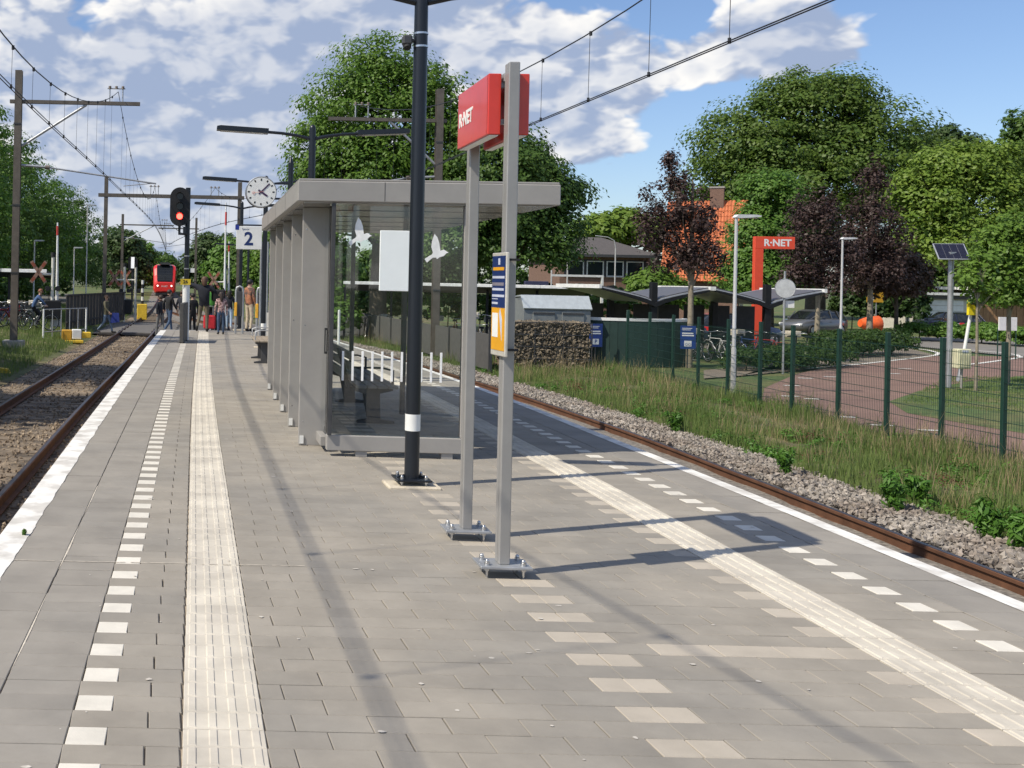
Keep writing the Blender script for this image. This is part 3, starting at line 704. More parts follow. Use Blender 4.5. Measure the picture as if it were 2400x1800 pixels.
cantilever('overhead_line_mast', 'rusty overhead line mast with bracket arm standing on the left grass bank', -4.66, 35., -.55, 8.6, -4.95, -.55, 7.55, -1.36, 1, 4.75, .05)
cantilever('overhead_line_mast', 'overhead line mast with bracket arm standing behind the glass shelter by the bicycles', 9.85, 36., -.9, 8.45, 10.1, 6.0, 7.35, 7.15, -1, 4.75, 6.0)
cantilever('overhead_line_mast', 'slim far overhead line mast on the bank beyond the level crossing', -2.95, 98., -1.0, 7.6, -3.2, 1.9, 6.6, 1.0, 1, 4.75, 1.8)
cantilever('overhead_line_mast', 'far overhead line mast right of the approaching red train', 4.6, 112., -1.0, 8.2, 4.9, .5, 7.0, 1.4, -1, 4.75, .5)
gy = 60.
pt = thing('overhead_line_portal', 'two legged overhead line portal spanning the track before the approaching train', 'portal', (-2.8, gy, -1.), 0)
for x in (0, 7.75): hbeam(MB(), x, 0, 0, 8.45 if x == 0 else 8.3, .22, .22).build('portal_leg', MAST, pt)
bmx = MB().box(-.45, 8.0, -.13, -.115, 7.3, 7.5).box(-.45, 8.0, .115, .13, 7.3, 7.5).box(-.45, 8.0, -.115, .115, 7.47, 7.485).build('portal_beam', MAST, pt)
ins_frame(pt, 2.8, 7.5, bmx); ins_frame(pt, 6.3, 7.5, bmx)
def wires(label, cxf, spans, zc, droppers=2.6, r=.0095):
    """contact wires, sagging messenger and droppers of one track: spans are (y0, z0, y1, z1, low z)"""
    t = thing('overhead_wires', label, 'wires', (0, 0, 0))
    y0, y1 = spans[0][0], spans[-1][2]; ys = np.linspace(y0, y1, 60)
    for s in (-.03, .03): MB().tube([(cxf(y) + s, y, zc) for y in ys], r, 5).build('contact_wire', WIRE, t)
    pts = []
    fz = []
    for (a, za, b, zb, lo, yl) in spans:
        def f(y, a=a, za=za, b=b, zb=zb, lo=lo, yl=yl): return lo + (za - lo) * ((y - yl) / (a - yl)) ** 2 if y < yl else lo + (zb - lo) * ((y - yl) / (b - yl)) ** 2
        fz.append((a, b, f)); pts += [(cxf(y) + .02, y, f(y)) for y in np.linspace(a, b, 24)][:-1]
    a, b, f = fz[-1]; pts.append((cxf(b), b, f(b)))
    MB().tube(pts, .0115, 6).build('messenger_wire', WIRE, t)
    for a, b, f in fz:
        n = max(2, int((b - a) / droppers))
        for k in range(1, n):
            y = a + (b - a) * k / n; z = f(y)
            if z - zc < .08: continue
            MB().tube([(cxf(y), y, zc), (cxf(y) + .01, y, z)], .0045, 4).tube([(cxf(y), y, zc - .02), (cxf(y), y, zc + .05)], .022, 5).tube([(cxf(y) + .02, y, z - .05), (cxf(y) + .02, y, z + .02)], .026, 5).build('dropper', WIRE, t)
    return t
lcx = lambda y: lerp([-20, 0, 16, 32.6, 60, 98, 130, 200], [-3.7, -3.0, -2.44, -1.45, 0, 1.0, 1.6, 2.2], y)
wires('overhead contact wires with droppers above the left track', lcx, [(-20, 7.4, -1, 7.5, 6.9, -10.), (-1, 7.6, 35, 7.95, 5.45, 16.5), (35, 7.95, 60, 6.95, 5.6, 50), (60, 6.95, 98, 7.0, 5.5, 79), (98, 7.0, 150, 7., 5.5, 124)], 4.78, 1.9)
rcx = lambda y: lerp([-20, 10.8, 19.3, 36, 60, 98, 130], [6.9, 7.0, 7.08, 7.1, 3.5, 1.45, 1.7], y)
wires('overhead contact wires with droppers above the right track', rcx, [(-20, 7.6, 0, 7.8, 6.6, -10), (0, 7.9, 36, 7.8, 5.86, 18.), (36, 7.8, 60, 6.95, 5.7, 50), (60, 6.95, 98, 7.0, 5.6, 79)], 4.75, 2.1)
# --- clock
ck = thing('station_clock', 'round white station clock with black hands on a black post by the shelter', 'clock', (2.86, 21.8, 0), AX)
MB().cyl(0, 0, 0, 4.18, .055, .055, 16).tube([(0, 0, 4.18), (0, 0, 4.33)], [.056, .004], 16).build('post', BLACK, ck)
cz, cxo = 3.55, -.62
cs = MB().tube([(cxo, -.11, cz), (cxo, .11, cz)], .325, 36).build('case', BLACK, ck)
for s in (-1, 1):
    fc = MB().tube([(cxo, s * .110, cz), (cxo, s * .118, cz)], .305, 36).build('face', WHITE, cs)
    MB().tube([(cxo + .315 * math.cos(t), s * .112, cz + .315 * math.sin(t)) for t in np.linspace(0, 2 * math.pi, 37)], .012, 6, cap=False).build('rim', GALV, cs)
    yy = s * .120
    for h in range(12):
        M4 = Matrix.Translation((cxo, yy, cz)) @ Matrix.Rotation(R(30 * h), 4, 'Y')
        MB().box(-.014, .014, -.002, .002, .235, .28, M4).build('hour_mark', RUBBER, fc)
    for ang, l, wd in ((R(124), .16, .018), (R(45), .245, .014)):
        M4 = Matrix.Translation((cxo, yy + s * .004, cz)) @ Matrix.Rotation(ang * (1 if s < 0 else -1), 4, 'Y')
        MB().box(-wd, wd, -.002, .002, -.07, l, M4).build('hand', mat('clock_hand', (.05, .02, .07), .5), fc)
    M4 = Matrix.Translation((cxo, yy + s * .007, cz)) @ Matrix.Rotation(R(262) * (1 if s < 0 else -1), 4, 'Y')
    MB().box(-.003, .003, -.001, .001, -.06, .19, M4).tube([M4 @ Vector((.028 * math.cos(t), 0, .16 + .028 * math.sin(t))) for t in np.linspace(0, 6.28, 13)], .003, 5, cap=False).build('second_hand', mat('second_hand_red', (.75, .35, .30), .5), fc)
for z in (3.74, 3.42): MB().tube([(-.05, 0, z), (cxo + .28, 0, z)], .022, 8).build('arm', BLACK, ck)
# --- platform number sign
ns = thing('platform_number_sign', 'white square platform sign with blue number 2 hanging from the lamp post', 'sign', (2.80, 26., 0), AX)
pz0, pz1 = 2.46, 3.04
pn = MB().bevbox(-.72, -.08, -.03, .03, pz0, pz1, .006).build('panel', WHITE, ns)
text('lettering', '2', .46, NAVY, pn, (-.41, -.032, pz0 + .25), (R(90), 0, 0), .001, bold=.012)
text('lettering', 'Spoor', .075, NAVY, pn, (-.49, -.032, pz1 - .075), (R(90), 0, 0), .001)
MB().box(-.75, -.66, -.034, .034, pz1 - .09, pz1 + .03).build('blue_corner', mat('blue_tab', (.02, .04, .3), .4), pn)
MB().tube([(-.06, 0, pz1 + .03), (-.74, 0, pz1 + .03)], .02, 8).build('hanger', BLACK, ns)
# --- red signal
sgp = thing('railway_signal', 'black oval railway signal showing a red light at the platform end', 'signal', (.93, 28.6, 0), AX)
MB().cyl(0, 0, .0, 1.55, .10, .10, 16).build('post_sleeve', WHITE, sgp)
MB().cyl(0, 0, 1.55, 4.2, .068, .068, 16).build('post', BLACK, sgp)
hd = MB(); ov = []
for t in np.linspace(0, math.pi, 13): ov.append((.27 * math.cos(t), 3.93 + .27 * math.sin(t)))
for t in np.linspace(math.pi, 2 * math.pi, 13): ov.append((.27 * math.cos(t), 3.40 + .27 * math.sin(t)))
hx = -.22
hd.prism([(x + hx, z) for x, z in ov], -.14, -.10); hob = hd.build('head', mat('matt_black', (.010, .010, .011), .6), sgp)
for z, lit in ((3.95, 0), (3.68, 0), (3.40, 1)):
    lmn = mat('red_lamp', (.8, .02, .01), .3, emit=((1, .03, .02), 14)) if lit else mat('dark_lamp', (.01, .01, .012), .15)
    MB().tube([(hx, -.142, z), (hx, -.150, z)], .082 if lit else .09, 20).build('lamp', lmn, hob)
    hm = MB(); a = [(hx + .10 * math.cos(t), z + .10 * math.sin(t)) for t in np.linspace(-.2, math.pi + .2, 12)]
    hm.add([(x, -.142, zz) for x, zz in a] + [(x, -.142 - .20 * max(.3, math.sin(.2 + 2.74 * i / 11)), zz) for i, (x, zz) in enumerate(a)], [(i, i + 1, i + 13, i + 12) for i in range(11)]); hm.build('hood', mat('matt_black', (.010, .010, .011), .6), hob)
MB().box(hx - .2, hx + .2, -.10, .06, 3.35, 4.0).build('backbox', mat('matt_black', (.010, .010, .011), .6), hob)
MB().tube([(hx, -.05, 3.15), (hx, -.05, 2.92), (0, -.05, 2.92)], .04, 8).box(hx + .1, hx + .2, -.12, .0, 2.93, 3.12).build('bracket', BLACK, sgp)
for z in (2.3, 1.95): MB().tube([(0, 0, z), (0, 0, z + .03)], .073, 16, cap=False).build('band', GALV, sgp)
pl2 = MB().box(-.16, .12, -.115, -.10, 1.52, 1.68).build('number_plate', mat('yellow_plate', (.70, .50, .03), .5), sgp)
text('lettering', '26', .13, RUBBER, pl2, (-.02, -.117, 1.60), (R(90), 0, 0), .001, bold=.004)
MB().box(.10, .22, -.02, .0, 1.86, 1.98).build('white_plate', WHITE, sgp)
ec = thing('end_screen', 'dark grey upright slab screen standing on the platform end line', 'screen', (.78, 27.0, 0), AX - R(4))
MB().bevbox(-.05, .05, -.02, 1.3, .02, 1.05, .01).build('panel', mat('screen_grey', (.075, .073, .07), .6), ec)
MB().box(-.07, .07, .1, .25, 0, .03).box(-.07, .07, 1.0, 1.15, 0, .03).build('foot', DGREY, ec)
# --- card readers, bin, tall information poles
def reader(loc, label):
    t = thing('card_reader', label, 'card reader', loc, AX, 'card readers on the platform')
    MB().tube([(-.11, 0, 0), (-.11, 0, 1.35), (-.085, 0, 1.44), (0, 0, 1.48), (.085, 0, 1.44), (.11, 0, 1.35), (.11, 0, 0)], .035, 10).build('hoop', GALV, t)
    MB().bevbox(-.10, .10, -.03, .03, .55, 1.32, .008).build('screen_panel', DGREY, t)
    MB().bevbox(-.15, -.07, -.075, .06, .55, .98, .015).build('reader_unit', mat('reader_yellow', (.80, .42, .04), .4), t)
    return t
reader((2.72, 32.3, 0), 'silver hooped card reader post with yellow panel beside the black lamp post')
reader((3.25, 31.0, 0), 'silver hooped card reader post with yellow panel beside the litter bin')
ip = thing('information_frame', 'tall double tubed grey information frame behind the platform number sign', 'frame', (3.05, 28.4, 0), AX)
for x in (-.09, .09): MB().cyl(x, 0, 0, 2.75, .03, n=10).build('tube', GALV, ip)
MB().box(-.06, .06, -.02, .02, 1.9, 2.7).build('panel', DGREY, ip); MB().box(-.06, .06, -.015, .015, .5, .55).build('rail', GALV, ip)
bn = thing('litter_bin', 'pale grey cylindrical litter bin standing behind the wooden bench', 'bin', (2.98, 25.1, 0), AX)
MB().cyl(0, 0, .08, .92, .20, .20, 20).build('body', mat('bin_grey', (.42, .41, .39), .5), bn)
MB().cyl(0, 0, .92, .98, .205, .16, 20).cyl(0, 0, .0, .08, .15, .15, 12).build('rim', DGREY, bn)
for k in range(5):
    tb2 = thing('bollard', 'white tubular bollard of the short row along the platform edge', 'bollard', (XRs(28 + k) - .25, 28. + k, 0), 0, 'white bollards beyond the shelter')
    MB().cyl(0, 0, 0, .9, .035, n=10).sphere((0, 0, .9), .035, 10, 6).build('tube', WHITE, tb2)
# --- far signal, train
s2 = thing('railway_signal', 'small black repeater signal with white light bar beyond the crossing', 'signal', (-1.45, 74., -1.), 0)
MB().cyl(0, 0, 0, 3.2, .07, n=8).build('post', DGREY, s2)
o2 = [(.34 * math.cos(t), 3.9 + .25 * math.sin(t)) for t in np.linspace(0, math.pi, 9)] + [(.34 * math.cos(t), 3.4 + .3 * math.sin(t)) for t in np.linspace(math.pi, 2 * math.pi, 9)]
h2 = MB().prism(o2, -.1, 0).build('head', mat('matt_black', (.010, .010, .011), .6), s2); MB().box(-.12, .12, -.13, -.105, 3.3, 4.1).build('light_bar', mat('signal_white', (.8, .8, .8), .4, emit=((1, 1, 1), .5)), h2)
ty = 128.
tr = thing('passenger_train', 'red electric train with black windscreen approaching on the single track', 'train', (LT(ty), ty, -.76), -math.atan2(LT(ty + 5) - LT(ty - 5), 10))
TRED = mat('train_red', (.72, .025, .02), .35, 0, .05, 2, coat=.4); TBLK = mat('train_windscreen', (.010, .012, .014), .12, 0, .05)
secs = [(0, 1.16, .75, 1.75), (.12, 1.28, .6, 2.0), (.5, 1.36, .55, 2.75), (1.05, 1.41, .5, 3.6), (1.5, 1.42, .5, 3.95), (3, 1.42, .5, 4.05), (60, 1.42, .5, 4.05)]
bd = MB(); vs = []
def sec(w, z0, z1): return [(-w * .86, z0), (w * .86, z0), (w, z0 + .35), (w, z1 - .35), (w * .93, z1 - .16), (w * .72, z1), (-w * .72, z1), (-w * .93, z1 - .16), (-w, z1 - .35), (-w, z0 + .35)]
for (y, wd, a, b) in secs: vs += [(x, y, z) for x, z in sec(wd, a, b)]
bd.add(vs, [(r * 10 + k, r * 10 + (k + 1) % 10, (r + 1) * 10 + (k + 1) % 10, (r + 1) * 10 + k) for r in range(len(secs) - 1) for k in range(10)] + [tuple(range(10))[::-1]])
tb0 = bd.build('body', TRED, tr)
ws = MB(); wp = [(.06, .90, 1.93), (.12, .92, 2.03), (.5, .97, 2.77), (1.05, 1.0, 3.62), (1.45, .95, 3.94)]
wv = [(sx * a, y - .035, z + .02) for y, a, z in wp for sx in (-1, 1)]
ws.add(wv, [(2 * i, 2 * i + 1, 2 * i + 3, 2 * i + 2) for i in range(4)]); ws.build('windscreen', TBLK, tr)
for k in range(1, 6):
    z = 2.03 + k * .3; y = .12 + (z - 2.03) * .585; MB().box(-.9, .9, y - .09, y - .04, z, z + .03).build('sun_blind', mat('blind_grey', (.06, .065, .07), .4), tr)
for s in (-1, 1): MB().tube([(s * .86, -.05, 1.40), (s * .86, .02, 1.40)], .11, 12).build('headlight', mat('headlight_glass', (.8, .8, .75), .2, emit=((1, .95, .85), 1.5)), tr)
rtext(tb0, 'R-NET', .28, (0, -.012, 1.33), (R(90), 0, 0), WHITE)
MB().box(-1.1, 1.1, .1, 1.3, .12, .52).box(-.3, .3, -.35, .1, .3, .55).build('coupler_skirt', RUBBER, tr)
MB().box(-.62, .62, .9, 30, 4.04, 4.3).build('roof_equipment', DGREY, tr)
for k in range(8):
    for s in (-1, 1): MB().box(s * 1.415 - .012, s * 1.415 + .012, 4 + k * 7, 9.5 + k * 7, 1.75, 2.75).build('side_window', TBLK, tr)
for y in (3, 17, 22, 36, 41, 55):
    for s in (-.75, .75):
        for dy in (-1.2, 1.2): MB().tube([(s - .06, y + dy, .43), (s + .06, y + dy, .43)], .42, 14).build('wheel', RUST, tr)
# ================================================================ right side: path, lawn, fence, containers, shed, street furniture
def sheet(name, pts, z, m, parent=None):
    mb_ = MB(); mb_.add([(p[0], p[1], z) for p in pts], [tuple(range(len(pts)))]); return struct(name, mb_, m, parent)
g = lambda u, v: tuple(G(u, v, ZG)[:2])
PATHM = mat('red_asphalt', (.228, .140, .108), .9, 0, .12, 1.2, .25, 80, col2=(.20, .12, .096), stain=.4)
BRN = mat('brown_paving', (.20, .165, .125), .9, 0, .15, 2, .2, 40)
LAWN = mat('lawn', (.075, .115, .03), .95, 0, .3, 3, .7, 22, col2=(.13, .125, .045), stain=.6)
RXE = lambda y: FX(y) + .45 if y < 48 else max(RT(y) + 2.0, FX(48) + .45 - (y - 48) * .5)
ylw = [-6, 0, 10, 20, 26, 33, 40, 48, 55, 62, 70, 80, 100, 150, 220, 320]
m = MB(); m.add([q for y in ylw for q in ((RXE(y), y, ZG - .03), (500, y, ZG - .03))], [(2 * i, 2 * i + 1, 2 * i + 3, 2 * i + 2) for i in range(len(ylw) - 1)]); struct('right_lawn', m, LAWN)
m = MB(); ylw2 = [56, 62, 70, 80, 100, 150, 220, 320]; m.add([q for y in ylw2 for q in ((-500, y, -.87), (LT(y) - 1.7, y, -.95))], [(2 * i, 2 * i + 1, 2 * i + 3, 2 * i + 2) for i in range(len(ylw2) - 1)]); struct('left_field', m, LAWN)
pathp = [g(2700, 1190), g(2212, 1003), g(2032, 968), g(1808, 912), g(1668, 885), g(1645, 862), g(1652, 838), g(1720, 808), g(1770, 797), g(2027, 769), (55, 47), (70, 40), (60, 18), (40, 8)]
sheet('cycle_path', pathp, ZG + .004, PATHM)
sheet('brown_footpath', [g(1520, 818), g(1600, 812), g(1760, 797), g(2020, 767), g(1960, 752), g(1830, 742), (36, 50), (25, 48), g(1640, 790), g(1520, 800)], ZG + .008, BRN)
isl = [g(1920, 868), g(1960, 893), g(2080, 915), g(2212, 937), g(2500, 985), (45, 25), (50, 36), g(2212, 812), g(2090, 825), g(1985, 845)]
sheet('lawn_island', isl, ZG + .010, LAWN)
sheet('road_apron', [g(1930, 744), g(2212, 772), (75, 42), (75, 62), (40, 60)], ZG + .014, mat('grey_paving', (.20, .185, .165), .9, 0, .15, 1.5))
LINE = mat('road_line', (.70, .68, .63), .8, 0, .12, 6)
def rline(pts, wd, label):
    m = MB(); vs = []
    for i, p in enumerate(pts):
        a = Vector(pts[max(i - 1, 0)]); b = Vector(pts[min(i + 1, len(pts) - 1)]); d = (b - a).normalized(); nrm = Vector((-d.y, d.x)) * wd / 2
        vs += [(p[0] - nrm.x, p[1] - nrm.y, ZG + .016), (p[0] + nrm.x, p[1] + nrm.y, ZG + .016)]
    m.add(vs, [(2 * i, 2 * i + 1, 2 * i + 3, 2 * i + 2) for i in range(len(pts) - 1)])
    o = m.build('road_line', LINE, bpy.data.objects['cycle_path']); return o
rline([g(1742, 797), g(1860, 787), g(1985, 773), g(2022, 768)], .14, '')
rline([g(2022, 768), g(2028, 763), g(2005, 757), g(1960, 751)], .16, '')
rline([g(2035, 793), g(2120, 785), g(2185, 776), g(2205, 772), g(2196, 767), g(2160, 762), g(2100, 757)], .16, '')
for (u, v) in ((1710, 834), (1707, 857), (1757, 863), (1740, 818), (1795, 815), (1823, 902), (1905, 920), (1955, 797), (2010, 951 - 20), (1930, 808)):
    p = g(u, v); rline([(p[0] - .20, p[1] + .02), (p[0] + .20, p[1] - .02)], .16, '')
# --- green mesh fence
FGR = mat('fence_green', (.012, .045, .032), .45, .1, .08)
def solveY(u):
    lo, hi = 5., 60.
    for _ in range(40):
        y = (lo + hi) / 2
        uu = P(u, 800, y).x
        if uu < FX(y): lo = y
        else: hi = y
    return y
fys = [solveY(u) for u in (2700, 2500, 2325, 2170, 2036, 1917, 1812, 1712, 1642, 1572, 1508, 1453, 1402, 1354)]
fence = thing('mesh_fence', 'dark green welded mesh fence with posts along the grass verge', 'fence', (FX(fys[0]), fys[0], ZG - .1))
ox, oy, oz = fence.location
for i, y in enumerate(fys):
    x = FX(y); MB().bevbox(x - ox - .035, x - ox + .035, y - oy - .03, y - oy + .03, 0, 1.95 + rng.uniform(-.01, .02), .006).build('post', FGR, fence)
    if i + 1 < len(fys):
        y2 = fys[i + 1]; x2 = FX(y2); ln = math.hypot(x2 - x, y2 - y)
        M4 = Matrix.Translation((x - ox, y - oy, .13)) @ Matrix.Rotation(math.atan2(y2 - y, x2 - x), 4, 'Z')
        m = MB()
        for k in range(9):
            for s in (-.010, .006): m.box(0, ln, s, s + .006, k * .2, k * .2 + .007, M4)
        n = int(ln / .05)
        for k in range(1, n): m.box(k * .05, k * .05 + .0032, -.0025, .001, -.02, 1.64, M4)
        m.build('mesh_panel', FGR, fence)
# --- low grey screen fence beyond the verge
sf = thing('screen_fence', 'long low dark grey solid screen fence above the weedy verge', 'fence', (9.9, 30.2, ZG), 0)
for k in range(11):
    xa, ya = .03 * k * 2 - .1 * k * .05, k * 2.0
    MB().bevbox(-.03 - .02 * k, .01 - .02 * k, ya + .03, ya + 1.97, .05, 1.10, .004).build('screen_panel', mat('screen_panel_grey', (.085, .082, .076), .8, 0, .1), sf)
    MB().box(-.06 - .02 * k, .04 - .02 * k, ya - .03, ya + .03, 0, 1.16).build('post', DGREY, sf)
MB().box(-.03, .03, -.04, .04, 0, 1.16).build('post', DGREY, sf)
# --- gabion wall
GABX0, GABX1, GABY = 10.75, 13.35, 31.4
gb = thing('gabion_wall', 'wire caged gabion wall of brown stones above the tall grass', 'wall', (GABX0, GABY, ZG - .05))
GW, GD, GH = GABX1 - GABX0, .95, 1.48
MB().box(.05, GW - .05, .05, GD - .05, 0, GH - .05).build('stone_core', mat('gabion_core', (.10, .085, .06), .95), gb)
r5 = np.random.RandomState(5)
fr = np.stack([r5.uniform(.04, GW - .04, 1500), r5.uniform(.0, .06, 1500), r5.uniform(.03, GH, 1500)], 1)
fl = np.stack([r5.uniform(0, .06, 550), r5.uniform(.04, GD - .04, 550), r5.uniform(.03, GH, 550)], 1)
ft = np.stack([r5.uniform(.04, GW - .04, 700), r5.uniform(.0, GD, 700), r5.uniform(GH - .06, GH, 700)], 1)
rocks('stone_fill', np.concatenate([fr, fl, ft]), r5.uniform(.035, .075, 2750), mat('gabion_stone', (.185, .15, .105), .95, 0, .2, 3, rnd=.18), gb, 9)
cg = MB()
for z in np.linspace(.02, GH, 5): cg.box(-.02, GW + .02, -.03, -.012, z - .012, z + .012).box(-.03, -.012, 0, GD, z - .012, z + .012)
for x in np.linspace(0, GW, 4): cg.box(x - .012, x + .012, -.035, -.015, 0, GH)
for y in np.linspace(0, GD, 3): cg.box(-.035, -.015, y - .012, y + .012, 0, GH)
cg.build('cage', DGREY, gb)
# --- grey waste containers behind it
wc = thing('waste_container', 'light grey steel waste container with two lids behind the gabion wall', 'container', (12.0, 33.4, ZG))
CG = mat('container_grey', (.23, .245, .24), .5, .2, .1)
MB().prism([(0, 0), (1.1, 0), (1.1, 1.85), (.95, 2.12), (.25, 2.16), (0, 1.75)], 0, 2.15, 'x').build('body', CG, wc)
MB().prism([(-.03, 1.78), (.25, 2.19), (.97, 2.15), (.97, 2.18), (.24, 2.24), (-.06, 1.82)], -.03, 2.18, 'x').build('lid', mat('container_lid', (.56, .60, .60), .35, .3, .08), wc)
for x in (.28, 1.22):
    d = MB().bevbox(x, x + .72, -.03, .005, 1.05, 1.70, .012).build('hatch', CG, wc)
    MB().box(x + .02, x + .70, -.045, -.031, 1.62, 1.69).build('hatch_slot', DGREY, d)
    MB().box(x + .1, x + .13, -.06, -.031, 1.2, 1.45).build('hatch_handle', DGREY, d)
# --- curved green enclosure with blue notices
ge = thing('curved_enclosure', 'curved dark green enclosure with white rim and blue notices behind the fence', 'enclosure', (15.85, 34.7, ZG))
EGR = mat('enclosure_green', (.018, .042, .034), .6, 0, .1, 5)
arc = [(1.95 * math.cos(t), -1.25 * math.sin(t)) for t in np.linspace(0, math.pi, 25)]
for i in range(24):
    a, b = Vector(arc[i]), Vector(arc[i + 1]); c = (a + b) / 2; d = (b - a)
    M4 = Matrix.Translation((c.x, c.y, 0)) @ Matrix.Rotation(math.atan2(d.y, d.x), 4, 'Z')
    MB().box(-d.length / 2 + .004, d.length / 2 - .004, -.02, .02, 0, 1.46, M4).build('cladding_board', EGR, ge)
rm = MB(); rm.add([(x * 1.03, y * 1.03, z) for z in (1.46, 1.55) for x, y in arc] + [(x * .94, y * .92, z) for z in (1.46, 1.55) for x, y in arc],
   [f for i in range(24) for f in ((i, i + 1, 26 + i, 25 + i), (25 + i, 26 + i, 76 + i, 75 + i), (50 + i, 51 + i, 1 + i, i))]); rm.build('rim', WHITE, ge)
MB().prism([(x * .97, y * .96) for x, y in arc], 1.40, 1.44, 'z').build('deck', CONC, ge)
BLUE = mat('notice_blue', (.012, .045, .22), .4)
def notice(loc, rz, icon, label):
    t = thing('blue_notice', label, 'notice', loc, rz)
    b = MB().bevbox(-.23, .23, 0, .03, .62, 1.36, .004).build('board', BLUE, t)
    for k, (zz, l) in enumerate(((1.27, .30), (1.22, .26), (1.10, .34), (1.03, .36))): MB().box(-.19, -.19 + l, -.003, -.001, zz, zz + (.02 if k < 2 else .04)).build('text_line', WHITE, b)
    MB().box(-.12, .10, -.003, -.001, .70, .88).build('icon_field', WHITE, b)
    if icon == 'P': text('lettering', 'P', .17, BLUE, b, (-.01, -.004, .79), (R(90), 0, 0), .0008, bold=.004)
    else:
        for sx in (-.055, .04): MB().tube([(sx + .035 * math.cos(t_), -.005, .765 + .035 * math.sin(t_)) for t_ in np.linspace(0, 6.283, 13)], .006, 4, cap=False).build('bicycle_icon', BLUE, b)
    MB().box(-.02, .02, .03, .06, 0, 1.3).build('stake', DGREY, t)
    return t
notice((P(1288, 720, 33.2).x, 33.2, ZG), R(12), 'P', 'blue notice with parking symbol at the gabion end of the green enclosure')
notice((P(1487, 720, 33.15).x, 33.15, ZG), R(-10), 'b', 'blue notice with bicycle symbol at the purple tree end of the green enclosure')
# --- bicycle shed with butterfly roofs
SHB = mat('shed_black', (.012, .013, .015), .5, .2); ROOFM = mat('corrugated_zinc', (.48, .50, .53), .4, .15, .1); FASC = mat('white_fascia', (.80, .80, .77), .5)
bs_ = thing('bicycle_shed', 'black bicycle shed with white edged butterfly roofs and black posts', 'shed', (18.1, 37.2, ZG))
def wing(x0, s, wd, y0, y1, root, zv=2.02, zc=2.52):
    pts = [(x0 + s * wd * t, zv + (zc - zv) * (t ** .75)) for t in np.linspace(0, 1, 7)]
    for k in range(6):
        a, b = pts[k], pts[k + 1]; M4 = None
        m = MB().prism([a, b, (b[0], b[1] + .05), (a[0], a[1] + .05)], y0 + .12, y1); m.build('roof_sheet', ROOFM, root)
        MB().prism([(a[0], a[1] + .055), (b[0], b[1] + .055), (b[0], b[1] + .09), (a[0], a[1] + .09)], y0 + .15, y0 + 3.6).build('roof_rib', mat('roof_rib_dark', (.10, .10, .11), .5), root)
    ar = MB().prism(pts + [(p[0], p[1] - .16 + .1 * i / 6) for i, p in reversed(list(enumerate(pts)))], y0, y0 + .11); ar.build('roof_arm', SHB, root)
    MB().box(min(pts[-1][0], pts[-1][0] + s * .1), max(pts[-1][0], pts[-1][0] + s * .1), y0 + .0, y1, zc - .02, zc + .12).build('gutter', FASC, root)
for xv in (0., 4.1):
    for s in (-1, 1): wing(xv, s, 1.95, 0, 4.0, bs_)
    for y in (.1, 3.6): MB().bevbox(xv - .11, xv + .11, y, y + .2, 0, 2.75 if y < 1 else 2.6, .01).build('post', SHB, bs_)
for k in range(8): MB().box(-2 + k * 1.0, -1.2 + k * 1.0, 3.85, 3.9, 0, 1.9).build('back_board', mat('shed_board', (.05, .05, .05), .7), bs_)
b2 = thing('bicycle_shed', 'long bicycle shed with thin white roof edge behind the glass shelter', 'shed', (8.2, 44.5, ZG), R(-14))
for k in range(5):
    x = k * 2.0
    MB().prism([(0, 2.52), (2.6, 2.18), (2.6, 2.14), (0, 2.46)], x + .01, x + 1.99, 'x').build('roof_sheet', mat('shed_soffit', (.03, .03, .034), .6), b2)
    MB().bevbox(x + .005, x + 1.995, -.08, 0, 2.43, 2.56, .01).build('fascia', FASC, b2)
    MB().box(x - .05, x + .05, 1.2, 1.3, 0, 2.3).build('post', SHB, b2)
# --- red portal sign
rp = thing('portal_sign', 'tall red angular station portal sign with white R-NET lettering among the trees', 'sign', (25.7, 44., ZG), R(-6))
PRED = mat('portal_red', (.72, .075, .03), .4, 0, .05)
MB().bevbox(-.17, .17, -.12, .12, 0, 4.3, .01).build('leg', PRED, rp); bmr = MB().bevbox(-.17, 1.42, -.121, .121, 4.3, 4.82, .01).build('beam', PRED, rp)
text('lettering', 'R·NET', .40, WHITE, bmr, (.72, -.123, 4.55), (R(90), 0, 0), .002, bold=.012)
# --- pale street lamps
LPM = mat('lamp_aluminium', (.62, .60, .57), .4, .4, .05)
def street_lamp(loc, hgt, label, rz=0., curved=False):
    t = thing('street_lamp', label, 'street lamp', loc, rz, 'pale street lamps')
    MB().tube([(0, 0, 0), (0, 0, 1.1), (0, 0, 1.15), (0, 0, hgt)], [.062, .06, .045, .038], 12).build('pole', LPM, t)
    if curved: MB().tube([(0, 0, hgt), (-.1, 0, hgt + .5), (-.5, 0, hgt + .7), (-1.3, 0, hgt + .78)], .03, 8).build('arm', LPM, t)
    else:
        h_ = MB().prism([(-.06, 0), (.04, -.02), (.55, .02), (.58, .05), (.45, .075), (0, .07)], -.09, .09, 'y', Matrix.Translation((0, 0, hgt))).build('head', mat('lamp_head', (.68, .69, .68), .35), t)
        MB().box(.1, .5, -.07, .07, hgt - .012, hgt - .004).build('lens', LAMPGL, h_)
    MB().box(.058, .066, -.03, .03, .4, .7).build('service_door', DGREY, t)
    return t
street_lamp((*G(1583, 850, ZG)[:2], ZG), 4.33, 'slim pale street lamp beside the fence and purple leaved tree')
street_lamp((*G(1815, 762, ZG)[:2], ZG), 4.75, 'slim pale street lamp behind the low clipped hedge')
street_lamp((P(1225, 620, 62).x, 62, ZG), 4.8, 'straight pale street lamp before the brick building windows')
street_lamp((P(1328, 620, 66).x, 66, ZG), 5.0, 'pale street lamp with curved arm before the brick building', 0, True)
